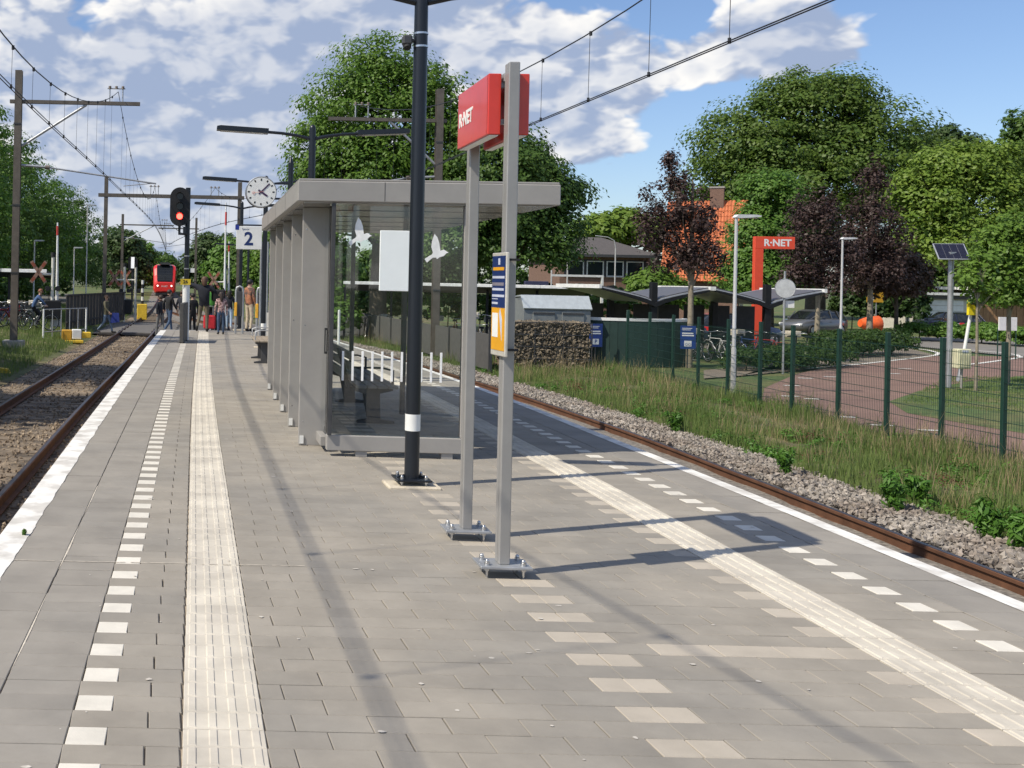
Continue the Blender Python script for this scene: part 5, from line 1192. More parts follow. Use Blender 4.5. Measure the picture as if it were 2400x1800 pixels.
def person(label, loc, rz, pose=None, hgt=1.75, top=None, legs=None, shoe=None, hair=(.03, .02, .015), hairlen=.0, coat=0., group=None, bulk=1.):
    t = thing('person', label, 'person', loc, rz, group)
    J = dict(BASEJ); J.update(pose or {}); k = hgt / 1.75
    J = {a: Vector(b) * k for a, b in J.items()}
    edges = [('pelvis', 'spine', 't'), ('spine', 'chest', 't'), ('chest', 'neck', 't'), ('neck', 'head0', 's'), ('head0', 'head1', 's'), ('head1', 'head2', 's')]
    for n_ in 'lr': edges += [('chest', 'sho' + n_, 't'), ('sho' + n_, 'elb' + n_, 't'), ('elb' + n_, 'wri' + n_, 't'), ('wri' + n_, 'pal' + n_, 's'), ('pelvis', 'hip' + n_, 'l'), ('hip' + n_, 'kne' + n_, 'l'), ('kne' + n_, 'ank' + n_, 'l'), ('ank' + n_, 'hee' + n_, 'f'), ('hee' + n_, 'toe' + n_, 'f')]
    bm = bmesh.new(); lay = bm.verts.layers.skin.verify(); vm = {}
    for a, p in J.items():
        v = bm.verts.new(p); rr = RAD.get(a, RAD.get(a[:-1])) * k * (bulk if a[:3] in ('pel', 'spi', 'che', 'sho', 'elb') else 1); v[lay].radius = (rr, rr * (.78 if a in ('chest', 'spine', 'pelvis') else 1)); v[lay].use_root = a == 'pelvis'; vm[a] = v
    for a, b, c in edges: bm.edges.new((vm[a], vm[b]))
    me = bpy.data.meshes.new('tmp'); bm.to_mesh(me); bm.free()
    ob = bpy.data.objects.new('tmp', me); C.objects.link(ob); ob.modifiers.new('s', 'SKIN').use_smooth_shade = True; ob.modifiers.new('d', 'SUBSURF').levels = 1
    ev = bpy.data.meshes.new_from_object(ob.evaluated_get(bpy.context.evaluated_depsgraph_get())); bpy.data.objects.remove(ob)
    mb_ = MB(); segs = [(J[a], J[b], c) for a, b, c in edges]; idx = {'t': 0, 'l': 1, 's': 2, 'f': 3}
    mb_.v = [tuple(v.co) for v in ev.vertices]
    hem = J['pelvis'].z - coat * k
    for f in ev.polygons:
        c = Vector(f.center); best, bc = 9, 't'
        for a, b, cc in segs:
            ab = b - a; q = max(0, min(1, (c - a).dot(ab) / ab.length_squared)); d = (a + ab * q - c).length
            if d < best: best, bc = d, cc
        if bc == 'l' and c.z > hem: bc = 't'
        if bc == 't' and c.z < hem - .0 and abs(c.x) < .2 * k: bc = 'l'
        mb_.f.append(tuple(f.vertices)); mb_.m.append(idx[bc]); mb_.sm.append(True)
    # fingers and thumb, nose, ears
    mb_.mat(2)
    for n_, sd in (('l', -1), ('r', 1)):
        p = J['pal' + n_]; d = (p - J['wri' + n_]).normalized(); sx = d.orthogonal().normalized(); 
        for q, ln in ((-.026, .058), (-.009, .070), (.009, .066), (.026, .050)):
            b = p + sx * q * k; mb_.tube([b, b + d * ln * .6 * k, b + d * ln * k + Vector((0, -.012, 0))], [.0095 * k, .009 * k, .007 * k], 5)
        b = p - d * .03 * k + sx * .033 * k; mb_.tube([b, b + (d * .6 + sx * .7) * .045 * k, b + (d + sx * .5) * .06 * k], [.011 * k, .010 * k, .008 * k], 5)
    h = J['head1']; up = (J['head2'] - J['head0']).normalized()
    mb_.tube([h + Vector((0, -.088, .01)) * k, h + Vector((0, -.112, -.025)) * k], [.010 * k, .016 * k], 6)
    for s in (-1, 1): mb_.sphere(h + Vector((s * .094, .005, -.01)) * k, (.014 * k, .028 * k, .036 * k), 6, 5)
    bd = mb_.build('body', [top, legs, SKIN, shoe or fabric('dark_shoe', (.03, .03, .03))], t)
    for s in (-1, 1): MB().sphere(h + Vector((s * .033, -.088, .015)) * k, (.012 * k, .008 * k, .008 * k), 6, 4).build('eye', RUBBER, bd)
    MB().box(h.x - .025 * k, h.x + .025 * k, h.y - .094 * k, h.y - .084 * k, h.z - .058 * k, h.z - .048 * k).build('mouth', mat('lip', (.30, .10, .08), .5), bd)
    hm = MB(); c = h + Vector((0, .014, .035)) * k
    for ang in range(0, 1): hm.sphere(c, (.106 * k, .108 * k, .098 * k), 14, 8)
    if hairlen: hm.tube([c + Vector((0, .05, -.02)) * k, c + Vector((0, .085, -.14)) * k, c + Vector((0, .08, -.14 - hairlen)) * k], [.09 * k, .085 * k, .05 * k], 10)
    hm.build('hair', mat('hair_%.2f_%.2f' % (hair[0], hair[1]), hair, .6, 0, .2, 30), t)
    return t
def walk(ph=1., lean=0.):
    return {'kner': (.10, -.17 * ph, .53), 'ankr': (.10, -.26 * ph, .11), 'heer': (.10, -.25 * ph, .05), 'toer': (.11, -.45 * ph, .06), 'knel': (-.10, .04 * ph, .50), 'ankl': (-.10, .34 * ph, .16), 'heel': (-.10, .37 * ph, .13), 'toel': (-.11, .20 * ph, .035),
            'elbr': (.235, .14 * ph, 1.17), 'wrir': (.22, .12 * ph, .94), 'palr': (.22, .10 * ph, .87), 'elbl': (-.235, -.06, 1.15), 'wril': (-.22, -.22 * ph, .98), 'pall': (-.21, -.27 * ph, .93)}
NAVYC = fabric('navy', (.012, .014, .022)); BLK = fabric('black', (.012, .012, .013)); JEAN = fabric('jeans', (.05, .085, .15)); LJEAN = fabric('pale_jeans', (.36, .46, .58)); KHAKI = fabric('khaki', (.13, .11, .075)); OLIVE = fabric('olive', (.11, .10, .06)); GREYC = fabric('grey', (.16, .16, .155)); WSHOE = fabric('white_shoe', (.7, .7, .7))
away = math.pi
p_ = G(437, 716)
pm = person('person in dark coat facing away with one arm stretched out to the signal post', (p_.x + .03, p_.y - .25, 0), away - .1, {'elbr': (.46, -.03, 1.50), 'wrir': (.70, -.05, 1.52), 'palr': (.77, -.05, 1.52), 'elbl': (-.33, .02, 1.30), 'wril': (-.40, -.1, 1.10), 'pall': (-.40, -.14, 1.05), 'kner': (.14, -.10, .52), 'ankr': (.20, .10, .18), 'heer': (.21, .14, .13), 'toer': (.22, -.02, .03)}, 1.76, NAVYC, KHAKI, BLK, (.10, .05, .03), .06, .12, bulk=1.25)
hb = thing('shoulder_bag', 'large black shoulder bag hanging beside the person in the dark coat', 'bag', (p_.x + .48, p_.y - .2, 0)); MB().bevbox(-.22, .22, -.12, .12, .98, 1.36, .05).build('bag_body', BLK, hb); MB().tube([(-.2, 0, 1.32), (-.15, 0, 1.5), (.1, 0, 1.5), (.2, 0, 1.32)], .018, 6).build('strap', BLK, hb)
q = G(476, 722)
person('child in pink patterned jacket and jeans facing away beside the dark coat', (q.x, q.y - .1, 0), away + .1, None, 1.30, mat('cloth_pink', (.55, .36, .34), .85, 0, .35, 14, col2=(.16, .09, .08), stain=16), JEAN, None, (.035, .022, .018), .16)
q = G(497, 714)
person('child with dark hair and pale blue jeans behind the pink jacket', (q.x, q.y + .6, 0), away - .2, walk(.3), 1.32, NAVYC, LJEAN, WSHOE, (.02, .016, .014), .12)
q = G(458, 712)
person('person in bright green jacket standing behind the dark coat', (q.x, q.y + .7, -.06), away, None, 1.55, fabric('green', (.06, .25, .035)), BLK, None, (.05, .03, .02), .05)
q = G(540, 716)
person('person in rust coloured jacket with grey hood and cream trousers near the card readers', (q.x - .05, q.y - .2, 0), away - .9, {'elbr': (.26, -.08, 1.20), 'wrir': (.14, -.22, 1.05), 'palr': (.08, -.26, 1.04)}, 1.70, mat('cloth_rust', (.36, .15, .08), .85, 0, .25, 10, col2=(.09, .06, .05), stain=6), fabric('cream', (.52, .43, .31)), BLK, (.012, .011, .011), .0, .05, bulk=1.15)
q = G(347, 712, -.45)
person('person in black jacket and jeans walking with a backpack over the ramp end', (.62, 37.6, -.33), -.9 + away, walk(.9), 1.60, BLK, JEAN, None, (.03, .022, .018))
person('person in dark clothes walking beside the black jacketed person', (1.12, 38.6, -.40), away - .8, walk(.6), 1.64, NAVYC, GREYC, WSHOE, (.06, .035, .02))
person('person in dark hooded clothes standing behind the signal post', (1.55, 39.6, -.5), away + .4, None, 1.62, BLK, BLK, None, (.02, .015, .012))
person('person in grey clothes waiting behind the dark coat near the crossing', (2.35, 39.2, -.47), .3, None, 1.66, GREYC, NAVYC, None, (.08, .05, .03))
person('person in dark jacket with pale trousers near the crossing panels', (.35, 42.5, -.72), away + .6, walk(.5), 1.70, NAVYC, GREYC, None, (.05, .03, .02))
person('child in black clothes crouched low behind the red suitcase', (2.0, 36.2, -.12), away - .4, walk(.2), 1.15, BLK, JEAN, WSHOE, (.02, .015, .012))
person('person with white top walking at the crossing beyond the crowd', (2.9, 41.5, -.62), away + 1.2, walk(.8), 1.72, fabric('white', (.62, .6, .57)), NAVYC, None, (.12, .07, .04))
cw = person('person in olive jacket striding over the left rail with a blue bag', (-2.02, 45.6, -.80), R(70), walk(1.05), 1.68, OLIVE, fabric('faded_jeans', (.16, .22, .30)), None, (.16, .09, .05), .0, .10)
bgb = thing('carrier_bag', 'bright blue bag swinging beside the person crossing the rails', 'bag', (-1.62, 45.5, -.8)); MB().prism([(-.2, .45), (.2, .5), (.16, .9), (-.12, .9)], -.08, .08).build('bag_body', fabric('bag_blue', (.02, .04, .22)), bgb); MB().tube([(-.1, 0, .9), (0, 0, 1.0), (.12, 0, .9)], .012, 6).build('handles', BLK, bgb)
sc = thing('suitcase', 'small red suitcase on the ground behind the dark coat', 'suitcase', (*G(452, 712)[:2], -.02)); MB().bevbox(-.2, .2, -.12, .12, .05, .5, .04).build('shell', fabric('case_red', (.5, .02, .03)), sc); MB().tube([(-.12, .08, .5), (-.12, .08, .8), (.12, .08, .8), (.12, .08, .5)], .012, 6).build('handle', GALV, sc)
# ================================================================ bicycles
def bicycle(col, label, group, loc, rz, extra=None):
    t = thing('bicycle', label, 'bicycle', loc, rz, group)
    TY = RUBBER; rim = mat('bike_rim', (.55, .55, .55), .3, .8); fm = mat('bike_frame_' + col, {'black': (.02, .02, .022), 'white': (.6, .6, .58), 'blue': (.03, .06, .2), 'red': (.35, .03, .03)}[col], .35, 0)
    for x in (-.53, .53):
        wv = MB().tube([(x + .335 * math.cos(a), 0, .345 + .335 * math.sin(a)) for a in np.linspace(0, 2 * math.pi, 21)], .020, 5, cap=False).build('wheel', TY, t)
        m = MB().tube([(x + .31 * math.cos(a), 0, .345 + .31 * math.sin(a)) for a in np.linspace(0, 2 * math.pi, 21)], .010, 4, cap=False)
        m.build('rim', rim, wv); sp_ = MB()
        for j in range(10): a = j * math.pi / 5; sp_.tube([(x, 0, .345), (x + .31 * math.cos(a), 0, .345 + .31 * math.sin(a))], .002, 3, cap=False)
        sp_.build('spokes', rim, wv)
        MB().tube([(x + .375 * math.cos(a), 0, .345 + .375 * math.sin(a)) for a in np.linspace(.2, 2.9, 10)], .016, 4).build('mudguard', fm, t)
    f = MB(); bb, hd_, st, ra, fa = (-.08, 0, .30), (.40, 0, .82), (-.22, 0, .80), (-.53, 0, .345), (.53, 0, .345)
    for a, b, r_ in ((bb, (.42, 0, .70), .018), (bb, st, .016), (st, (.41, 0, .80), .014), (bb, ra, .011), (st, ra, .010), ((.42, 0, .66), (.38, 0, .98), .018), ((.42, 0, .68), fa, .013)): f.tube([a, b], r_, 6)
    f.build('frame', fm, t)
    MB().tube([(.22, -.27, 1.03), (.34, -.24, 1.06), (.38, -.05, 1.02), (.38, .05, 1.02), (.34, .24, 1.06), (.22, .27, 1.03)], .012, 6).build('handlebar', rim, t)
    MB().prism([(-.36, .92), (-.10, .94), (-.10, .97), (-.30, 1.0), (-.36, .99)], -.07, .07).tube([(-.22, 0, .78), (-.24, 0, .93)], .013, 6).build('saddle', RUBBER, t)
    MB().box(-.75, -.35, -.06, .06, .735, .75).build('carrier', fm, t)
    MB().tube([(-.08, -.02, .30), (-.08, .02, .30)], .09, 12).box(-.01, .02, -.12, -.06, .17, .19).build('crank', rim, t)
    MB().sphere((.47, 0, .86), .035, 8, 5).build('headlamp', rim, t)
    if extra == 'crate': MB().bevbox(.42, .80, -.18, .18, .90, 1.12, .01).build('crate', mat('crate_pale', (.55, .5, .4), .7), t)
    return t
proto = {}
def bikes(label, group, spots):
    for i, (x, y, z, a) in enumerate(spots):
        c = ('black', 'black', 'white', 'black', 'blue', 'red')[i % 6]; ex = 'crate' if i % 3 == 1 else None; lab = c + ' bicycle ' + ('with a pale front crate ' if ex else '') + label
        if (c, ex) not in proto: proto[c, ex] = bicycle(c, lab, group, (x, y, z), a, ex)
        else:
            o = copy_tree(proto[c, ex], (x, y, z), a, lab); o['group'] = group
br = random.Random(4)
bikes('parked in the stand between screen fence and gabion', 'bicycles in the stand by the gabion', [(11.2 + .30 * k, 37.2 - .05 * k, ZG + .05 + .35 * (k % 2), R(80) + br.uniform(-.25, .25)) for k in range(8)])
bikes('standing under the long white edged shed', 'bicycles under the long shed', [(9.4 + .75 * k, 45.6 - .15 * k, ZG, R(75) + br.uniform(-.2, .2)) for k in range(10)])
bikes('parked at the butterfly roofed shed behind the fence', 'bicycles at the butterfly shed', [(19.0 + .55 * k, 37.0 - .1 * k, ZG, R(100) + br.uniform(-.25, .25)) for k in range(8)])
bikes('in the rack beside the rusty mast', 'bicycles in the left rack', [(-7.6 + .33 * k, 43.5 + .1 * k, -.52, R(60) + br.uniform(-.3, .3)) for k in range(9)])
cb_ = bicycle('black', 'moving black bicycle ridden by the person in blue past the left rack', None, (-4.75, 43.2, -.62), R(12)); 
person('cyclist in blue shirt riding along the left bank behind the mast', (-4.75 - .02, 43.2, -.62), R(102), {'pelvis': (0, .22, 1.03), 'spine': (0, .14, 1.20), 'chest': (0, .02, 1.36), 'neck': (0, -.07, 1.50), 'head0': (0, -.09, 1.56), 'head1': (0, -.12, 1.65), 'head2': (0, -.12, 1.73), 'shol': (-.17, -.01, 1.44), 'shor': (.17, -.01, 1.44), 'elbl': (-.22, -.2, 1.22), 'elbr': (.22, -.2, 1.22), 'wril': (-.22, -.30, 1.10), 'wrir': (.22, -.30, 1.10), 'pall': (-.22, -.34, 1.07), 'palr': (.22, -.34, 1.07),
       'hipl': (-.09, .2, .98), 'hipr': (.09, .2, .98), 'knel': (-.11, -.14, .72), 'kner': (.11, -.12, .60), 'ankl': (-.11, .05, .34), 'ankr': (.11, .06, .20), 'heel': (-.11, .08, .29), 'heer': (.11, .09, .15), 'toel': (-.11, -.10, .27), 'toer': (.11, -.10, .12)}, 1.72, fabric('shirt_blue', (.06, .11, .22)), NAVYC, None, (.22, .09, .05))
person('person in red top standing under the long bicycle shed', (11.8, 46.2, ZG), 2.2, None, 1.74, fabric('red', (.45, .03, .03)), NAVYC, None, (.05, .03, .02))
# ================================================================ cars
CGLASS = mat('car_glass', (.015, .018, .02), .08, 0, .02)
def car(label, loc, rz, col, nm):
    t = thing('parked_car', label, 'car', loc, rz); pm_ = mat('car_' + nm, col, .3, .3, .04, coat=.6)
    S = [(-2.0, .62, .42, .80), (-1.92, .78, .30, .90), (-1.3, .86, .22, .96), (0, .88, .22, .95), (1.0, .87, .22, .93), (1.6, .80, .26, .84), (1.95, .62, .34, .66)]
    m = MB(); vs = []
    for x, w_, a, b in S: vs += [(x, -w_ * .92, a), (x, -w_, a + .18), (x, -w_ * .98, b - .1), (x, -w_ * .88, b), (x, w_ * .88, b), (x, w_ * .98, b - .1), (x, w_, a + .18), (x, w_ * .92, a)]
    m.add(vs, [(r * 8 + k, r * 8 + (k + 1) % 8, (r + 1) * 8 + (k + 1) % 8, (r + 1) * 8 + k) for r in range(6) for k in range(8)] + [tuple(range(8)), tuple(range(48, 56))], True); bd = m.build('body', pm_, t)
    gx = [(-1.85, .70, .94), (-1.45, .64, 1.38), (-.9, .62, 1.46), (.0, .62, 1.45), (.35, .64, 1.36), (1.05, .72, .95)]
    m = MB(); vs = []
    for x, w_, z in gx: vs += [(x, -.78, .90), (x, -w_, z), (x, w_, z), (x, .78, .90)]
    m.add(vs, [(r * 4 + k, r * 4 + k + 1, r * 4 + k + 5, r * 4 + k + 4) for r in range(5) for k in range(3)], True); m.build('cabin_glass', CGLASS, t)
    m = MB(); vs = []
    for x, w_, z in gx[1:5]: vs += [(x, -w_ - .005, z + .012), (x, w_ + .005, z + .012)]
    m.add(vs, [(2 * i, 2 * i + 1, 2 * i + 3, 2 * i + 2) for i in range(3)], True); m.build('roof', pm_, t)
    for s in (-1, 1):
        for a, b in (((-1.85, .93), (-1.45, 1.37)), ((-.55, .94), (-.5, 1.45)), ((.40, 1.34), (1.08, .94)), ((-1.25, .94), (-1.1, 1.42))): MB().tube([(a[0], s * .775, a[1]), (b[0], s * .645, b[1])], .03, 5).build('pillar', pm_, t)
        MB().bevbox(.62, .80, s * .92 - .07, s * .92 + .07, .93, 1.05, .02).build('mirror', pm_, t)
        MB().bevbox(-1.985, -1.90, s * .60 - .13, s * .60 + .13, .68, .88, .02).build('tail_light', mat('tail_red', (.5, .02, .02), .25), t)
        MB().bevbox(1.78, 1.92, s * .55 - .14, s * .55 + .14, .58, .70, .02).build('headlight', mat('headlight_clear', (.6, .6, .6), .15), t)
        for x in (-1.25, 1.2):
            w_ = MB().tube([(x, s * .70, .31), (x, s * .89, .31)], .31, 18).build('wheel', RUBBER, t); MB().tube([(x, s * .885, .31), (x, s * .90, .31)], .20, 14).build('rim', GALV, w_)
        MB().box(-.35, -.2, s * .885 - .01, s * .885 + .01, .78, .81).build('door_handle', DGREY, bd)
    MB().box(-2.02, -2.0, -.26, .26, .55, .66).build('number_plate', mat('plate_yellow', (.75, .5, .03), .5), t)
    return t
car('grey hatchback parked with its tail lights beside the hedge and lamp', (P(1755, 700, 60).x, 60., ZG), R(203), (.13, .135, .145), 'grey')
car('dark blue car half hidden behind the low hedge before the white garage', (P(2052, 720, 62).x, 62., ZG), R(85), (.012, .018, .04), 'darkblue')
car('dark blue car parked behind the butterfly roofed shed', (P(1590, 690, 47).x, 47., ZG), R(10), (.02, .03, .07), 'navy')
# ================================================================ buildings
BRICK = mat('red_brown_brick', (.19, .115, .085), .9, 0, .18, 10, .3, 40); TILEO = mat('orange_roof_tile', (.50, .145, .055), .75, 0, .18, 6, rnd=.12); TILED = mat('dark_roof_tile', (.085, .075, .07), .8, 0, .15, 6, rnd=.12)
WGL = mat('window_glass', (.02, .025, .03), .08, 0, .02); WFR = mat('window_frame', (.72, .71, .66), .5)
def window(root, x0, x1, z0, z1, y, fm=None):
    f = MB().box(x0, x1, y - .04, y, z0, z0 + .08).box(x0, x1, y - .04, y, z1 - .08, z1).box(x0, x0 + .08, y - .04, y, z0 + .08, z1 - .08).box(x1 - .08, x1, y - .04, y, z0 + .08, z1 - .08).build('window', fm or WFR, root)
    MB().box(x0 + .08, x1 - .08, y - .02, y - .01, z0 + .08, z1 - .08).build('pane', WGL, f); MB().box(x0 - .05, x1 + .05, y - .1, y - .041, z0 - .06, z0).build('sill', CONC, f)
def tiles(root, name, m, A, ux, uy, nx, ny, nrm):
    """rows of overlapping tiles on a roof plane, one part for each course"""
    for j in range(ny):
        mm = MB()
        for i in range(nx):
            p = A + ux * (i / nx) + uy * (j / ny); a = ux / nx * .94; b = uy / ny * 1.12
            q = [p + nrm * .05, p + a + nrm * .05, p + a + b + nrm * .012, p + b + nrm * .012, p, p + a, p + a + b, p + b, p + a * .5 + nrm * .095, p + a * .5 + b + nrm * .055]
            mm.add(q, [(0, 8, 9, 3), (8, 1, 2, 9), (0, 4, 5, 1, 8), (1, 5, 6, 2), (4, 0, 3, 7)])
        mm.build(name, m, root)
# house with orange roof: steep roof, one slope towards the station
hs = thing('orange_roofed_house', 'brick house with steep orange tiled roof and chimney among the trees', 'house', (P(1600, 640, 76).x, 76, ZG), R(58))
HW, HD = 4.2, 4.6
MB().prism([(-HW, 0), (HW, 0), (HW, 3.4), (0, 8.9), (-HW, 3.4)], 0, HD).build('wall', BRICK, hs)
rz_ = MB()
slope = Vector((HW + .35, 0, 5.3 + .44)); 
for s in (-1, 1):
    A = Vector((s * (HW + .35), -.35, 3.05)); up_ = Vector((-s * (HW + .35), 0, 6.0)); nr = Vector((s * 6.0, 0, HW + .35)).normalized()
    pl_ = MB().add([A, A + Vector((0, HD + .7, 0)), A + Vector((0, HD + .7, 0)) + up_, A + up_], [(0, 1, 2, 3)]).build('roof', mat('roof_underlay', (.2, .08, .04), .9), hs)
    tiles(pl_, 'tile_course', TILEO, A, Vector((0, HD + .7, 0)), up_, 26, 15, nr)
ch = MB().box(-.45, .45, 1.2, 2.1, 8.0, 10.0).build('chimney', BRICK, hs); MB().box(-.5, .5, 1.15, 2.15, 10.0, 10.12).build('chimney_cap', CONC, ch)
window(hs, -1.0, 1.0, 4.2, 5.8, -.005); window(hs, -2.8, -.6, .8, 2.4, -.005); window(hs, .8, 2.8, .8, 2.4, -.005)
MB().box(-HW - .2, HW + .2, -.5, -.36, 2.7, 2.86).build('gutter', WFR, hs)
# brick office building with dark hipped roof
bb_ = thing('brick_building', 'two storey brick building with dark hipped roof and white framed windows', 'building', (P(1208, 640, 78).x, 78, ZG), R(-4))
MB().box(0, 6.6, 0, 8, 0, 5.3).build('wall', BRICK, bb_); bb_.scale.z = .93
MB().add([(-.6, -.6, 5.3), (7.2, -.6, 5.3), (7.2, 8.6, 5.3), (-.6, 8.6, 5.3), (2.5, 4, 6.9), (4.4, 4, 6.9)], [(0, 1, 5, 4), (1, 2, 5), (2, 3, 4, 5), (3, 0, 4), (0, 3, 2, 1)]).build('roof', TILED, bb_)
MB().box(-.65, 7.25, -.68, -.6, 5.1, 5.32).build('gutter', DGREY, bb_)
MB().box(.3, 6.4, -.03, -.004, 3.5, 4.9).build('window_band', mat('dark_band', (.03, .03, .035), .5), bb_)
for k in range(4): window(bb_, .5 + k * 1.45, 1.75 + k * 1.45, 3.55, 4.8, -.032)
for k in range(2): window(bb_, 3.0 + k * 1.6, 4.1 + k * 1.6, 1.3, 2.5, -.005)
dd = MB().box(1.3, 2.4, -.05, 0, 0, 2.5).build('door', WFR, bb_); MB().box(1.45, 2.25, -.06, -.051, .9, 2.3).build('door_pane', WGL, dd)
dh = thing('dark_roofed_house', 'house with dark tiled roof half hidden by the yellow green tree', 'house', (P(2150, 600, 86).x, 86, ZG), R(8))
MB().prism([(0, 0), (12, 0), (12, 5), (0, 5)], 0, 9).build('wall', BRICK, dh)
A = Vector((-.4, -.5, 4.8)); pl_ = MB().add([A, A + Vector((12.8, 0, 0)), A + Vector((12.8, 5, 4.6)), A + Vector((0, 5, 4.6))], [(0, 1, 2, 3)]).build('roof', TILED, dh); tiles(pl_, 'tile_course', TILED, A, Vector((12.8, 0, 0)), Vector((0, 5, 4.6)), 34, 14, Vector((0, -4.6, 5)).normalized())
A2 = Vector((-.4, 9.5, 4.8)); MB().add([A2, A2 + Vector((12.8, 0, 0)), A2 + Vector((12.8, -5, 4.6)), A2 + Vector((0, -5, 4.6))], [(0, 1, 2, 3)]).build('roof', TILED, dh)
for x in (1, 4, 7.5): window(dh, x, x + 1.6, 2.6, 4.1, -.005); window(dh, x, x + 1.6, .6, 1.9, -.005)
cp = thing('garage', 'white garage with flat roofed carport and wooden fence panels beside the hedge', 'garage', (P(1990, 700, 70).x, 70, ZG), R(-3))
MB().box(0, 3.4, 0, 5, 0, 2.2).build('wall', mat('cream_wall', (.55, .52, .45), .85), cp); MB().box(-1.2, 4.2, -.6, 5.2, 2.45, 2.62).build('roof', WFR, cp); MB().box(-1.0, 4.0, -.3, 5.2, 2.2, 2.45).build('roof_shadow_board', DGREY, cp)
for k in range(5): MB().bevbox(.3, 2.7, -.04, -.005, .25 + k * .38, .60 + k * .38, .01).build('door_panel', WHITE, cp)
MB().box(4.2, 9.6, -.2, 5, 2.85, 3.05).build('carport_roof', WFR, cp)
for x in (-1.0, 9.3): MB().box(x, x + .16, -.1, .06, 0, 2.9 if x > 0 else 2.45).build('post', WHITE, cp)
for k in range(20): MB().box(4.3 + k * .22, 4.5 + k * .22, 1.0 + .02 * (k % 2), 1.04 + .02 * (k % 2), 0, 1.9).build('fence_board', mat('fence_wood', (.33, .19, .10), .85, 0, .12, 5, rnd=.12), cp)
MB().prism([(9.6, 2.0), (13.5, 2.0), (13.5, 3.2), (11.5, 4.0)], 2, 6).build('shed_roof', mat('brown_roof', (.16, .11, .08), .9), cp); MB().box(9.8, 13.3, 2.2, 5.8, 0, 2.0).build('shed_wall', mat('brown_board', (.14, .10, .07), .9), cp)
wt = thing('white_terrace', 'row of white far houses glimpsed behind the card readers', 'house', (P(552, 640, 120).x, 120, -1.), 0)
MB().box(0, 9, 0, 7, 0, 4.2).build('wall', mat('white_render', (.72, .71, .68), .8), wt); MB().add([(-.3, -.4, 4.2), (9.3, -.4, 4.2), (9.3, 7.4, 4.2), (-.3, 7.4, 4.2), (-.3, 3.5, 6.2), (9.3, 3.5, 6.2)], [(0, 1, 5, 4), (2, 3, 4, 5), (1, 2, 5), (3, 0, 4)]).build('roof', TILED, wt)
for k in range(4): window(wt, .5 + k * 2.2, 1.9 + k * 2.2, 2.6, 3.9, -.005, DGREY); window(wt, .5 + k * 2.2, 1.9 + k * 2.2, .8, 2.0, -.005, DGREY)
ds = thing('departure_screen', 'small dark departure screen on a post behind the bicycle shed', 'screen', (P(1150, 640, 50).x, 50, ZG), 0)
MB().cyl(.9, 0, 0, 3.3, .04, n=8).build('post', LPM, ds); MB().bevbox(-.4, .75, -.08, .08, 1.95, 2.75, .02).build('screen', mat('screen_violet', (.05, .05, .10), .3), ds); MB().box(.9, 3.4, -.05, .05, 3.0, 3.1).box(3.3, 3.4, -.05, .05, 0, 3.0).build('canopy_frame', WFR, ds)
# ================================================================ level crossing and left bank
CRM = mat('cream_post', (.62, .60, .52), .55); BARR = mat('barrier_red', (.5, .05, .04), .5)
def crossing_post(loc, label, rz=0., boom=True, box=True, k=1.):
    t = thing('crossing_signal', label, 'crossing signal', loc, rz)
    MB().cyl(0, 0, 0, 3.1, .07, n=12).build('post', CRM, t); MB().cyl(0, 0, 3.1, 3.3, .10, n=12).build('bell', RUBBER, t)
    MB().tube([(-.05, 0, 2.35), (-.55, 0, 2.35)], .05, 8).build('bracket', CRM, t)
    cr = MB()
    for a in (35, -35):
        M4 = Matrix.Translation((-.62, -.08, 2.45)) @ Matrix.Rotation(R(a + 90), 4, 'Y'); cr.box(-.55, .55, -.015, .015, -.07, .07, M4)
    crs = cr.build('saltire', mat('saltire_back', (.34, .20, .14), .8), t)
    for a in (35, -35):
        for s in (-1, 1):
            M4 = Matrix.Translation((-.62, -.10, 2.45)) @ Matrix.Rotation(R(a + 90), 4, 'Y'); MB().box(s * .5 - .12 * s - .1, s * .5 - .12 * s + .1, -.004, .004, -.065, .065, M4).build('end_band', mat('saltire_rust', (.32, .09, .05), .8), crs)
    for s in (-1, 1): MB().tube([(s * .22 - .0, -.12, 1.75), (s * .22, -.02, 1.75)], .11, 14).build('lamp', RUBBER, t)
    if box: MB().bevbox(-.36, .36, -.25, .15, .45, 1.25, .04).build('drive_box', mat('matt_black', (.010, .010, .011), .6), t)
    if boom:
        bmx_ = MB().tube([(.22, .2, .9), (.18, .2, 4.6)], [.07, .035], 8).build('boom', WHITE, t)
        for k_ in (3,): MB().tube([(.215 - .012 * k_, .2, 1.5 + k_ * .85), (.212 - .012 * k_, .2, 1.9 + k_ * .85)], .068 - .007 * k_, 8, cap=False).build('red_band', BARR, bmx_)
        MB().bevbox(.05, .40, .0, .35, .1, 1.0, .03).build('boom_drive', GALV, t)
    return t
crossing_post((P(112, 690, 44.5).x, 44.5, -.62), 'cream crossing signal with saltire and raised boom beside the white railing', R(10))
crossing_post((P(485, 660, 57).x, 57., -.84), 'cream crossing signal with raised red and white boom beyond the ramp', R(-5))
crossing_post((P(268, 660, 58).x, 58., -.84), 'cream crossing signal on the left far side of the road', R(20), False, True)
crossing_post((P(292, 660, 60).x, 60., -.84), 'short crossing signal beside the yellow cabinet', R(-20), False, False)
tb3 = thing('barrier_boom', 'tall slim raised barrier boom striped red and white left of the number sign', 'barrier', (P(484, 690, 47).x, 47., -.84), 0)
b3 = MB().tube([(0, 0, .6), (-.02, 0, 6.0)], [.06, .03], 8).build('boom', WHITE, tb3); MB().bevbox(-.2, .2, -.2, .2, 0, 1.0, .03).build('drive', DGREY, tb3)
for k in (0, 2.1): MB().tube([(-.004 * k, 0, 1.4 + k * 1.7), (-.004 * k, 0, 2.0 + k * 1.7)], .062 - .008 * k, 8, cap=False).build('red_band', BARR, b3)
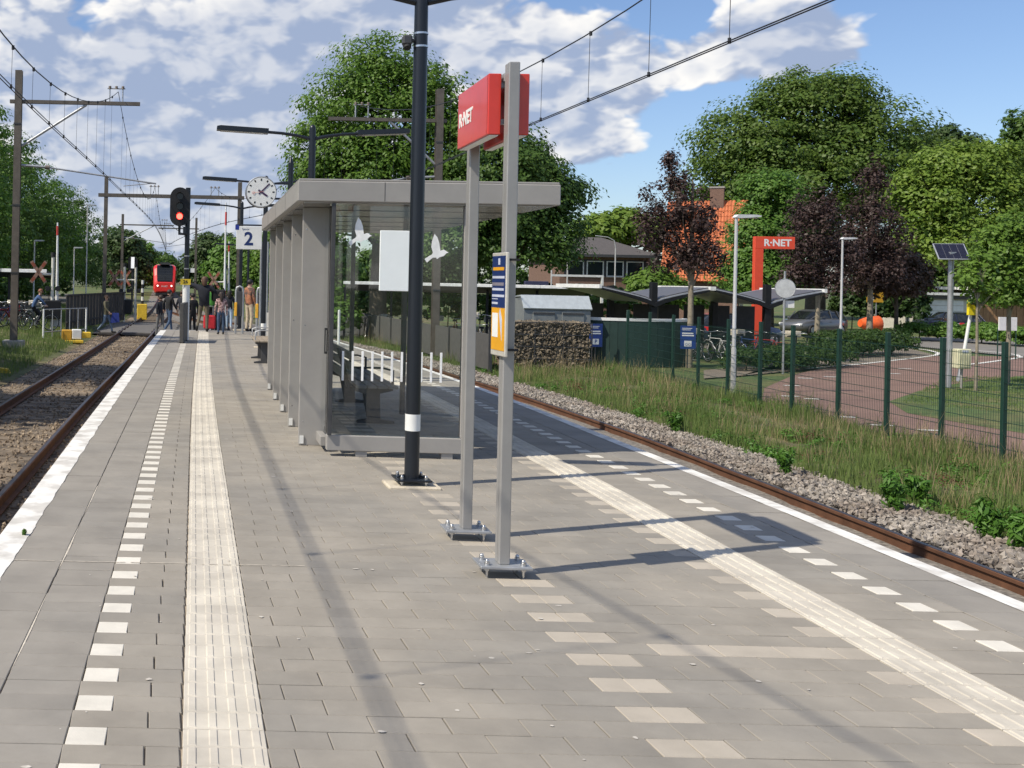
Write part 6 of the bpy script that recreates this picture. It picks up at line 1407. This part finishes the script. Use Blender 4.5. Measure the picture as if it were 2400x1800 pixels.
rlg = thing('railing', 'white ended tubular steel railing on the left bank', 'railing', (P(93, 740, 39.6).x, 39.6, -.60), R(62))
for k in range(6): MB().cyl(k * .62, 0, -.1, 1.0, .035 if k in (0, 5) else .018, n=8).build('upright', WHITE if k in (0, 5) else GALV, rlg)
for z in (.12, .98): MB().tube([(0, 0, z), (3.1, 0, z)], .02, 8).build('rail', GALV, rlg)
yb2 = thing('track_cabinet', 'yellow and white trackside cabinet lying beside the left rail', 'cabinet', (*G(157, 737, -.84)[:2], -.90), R(8))
MB().bevbox(-.42, -.05, -.2, .2, .12, .50, .02).build('cabinet', mat('cab_ochre', (.62, .33, .03), .6), yb2); MB().bevbox(-.03, .32, -.22, .2, .15, .52, .02).build('white_cover', WHITE, yb2); MB().bevbox(.34, .70, -.15, .15, .2, .42, .02).build('motor', mat('cab_yellow', (.75, .50, .04), .6), yb2); MB().bevbox(-.3, .4, -.3, .25, 0, .11, .02).build('plinth', mat('cab_yellow', (.75, .50, .04), .6), yb2)
yb3 = thing('track_marker', 'low yellow trackside marker block in the left ballast', 'marker', (*G(2, 802, -.88)[:2], -.93), 0)
MB().prism([(-.25, 0), (.25, 0), (.2, .12), (-.2, .16)], -.12, .12).build('block', mat('cab_yellow', (.75, .50, .04), .6), yb3)
yb4 = thing('yellow_cabinet', 'small upright yellow cabinet with striped post at the crossing edge', 'cabinet', (P(307, 670, 63).x, 63, -.9), 0)
MB().bevbox(-.3, .3, -.2, .2, 0, .95, .03).build('cabinet', mat('cab_yellow', (.75, .50, .04), .6), yb4); m = MB().cyl(0, .3, 0, 2.4, .08, n=10).build('post', WHITE, yb4)
for k in range(4): MB().cyl(0, .3, .4 + k * .5, .65 + k * .5, .083, n=10).build('black_band', RUBBER, m)
wf = thing('timber_fence', 'dark vertical board fence on the left bank behind the railing', 'fence', (P(142, 700, 46.).x, 46., -.72), R(79))
for k in range(40): MB().bevbox(k * .3, k * .3 + .27, -.015 + .02 * (k % 2), .015 + .02 * (k % 2), 0, 1.55, .005).build('board', mat('tarred_board', (.055, .050, .046), .85, 0, .15, 4, rnd=.2), wf)
for z in (.3, 1.5): MB().box(0, 12, -.06, -.017, z, z + .08).build('rail', mat('tarred_board', (.055, .050, .046), .85, 0, .15, 4, rnd=.2), wf)
ls = thing('bicycle_shed', 'white edged bicycle shed under the left trees behind the mast', 'shed', (-11.5, 49., -.5), R(-4))
for k in range(3):
    MB().prism([(0, 2.4), (3.0, 2.1), (3.0, 2.05), (0, 2.3)], k * 2.2, k * 2.2 + 2.18, 'x').build('roof_sheet', SHB, ls); MB().bevbox(k * 2.2, k * 2.2 + 2.15, -.08, -.002, 2.3, 2.46, .01).build('fascia', FASC, ls); MB().box(k * 2.2 + .1, k * 2.2 + .2, 1., 1.1, 0, 2.2).build('post', SHB, ls)
for i, (u, Y, h) in enumerate(((72, 60, 5.4), (158, 66, 5.2), (185, 70, 8.2))):
    street_lamp((P(u, 660, Y).x, Y, -.85), h - .9, ['grey street lamp behind the left bicycle rack', 'grey street lamp behind the timber fence', 'tall grey street lamp above the timber fence end'][i], R(10))
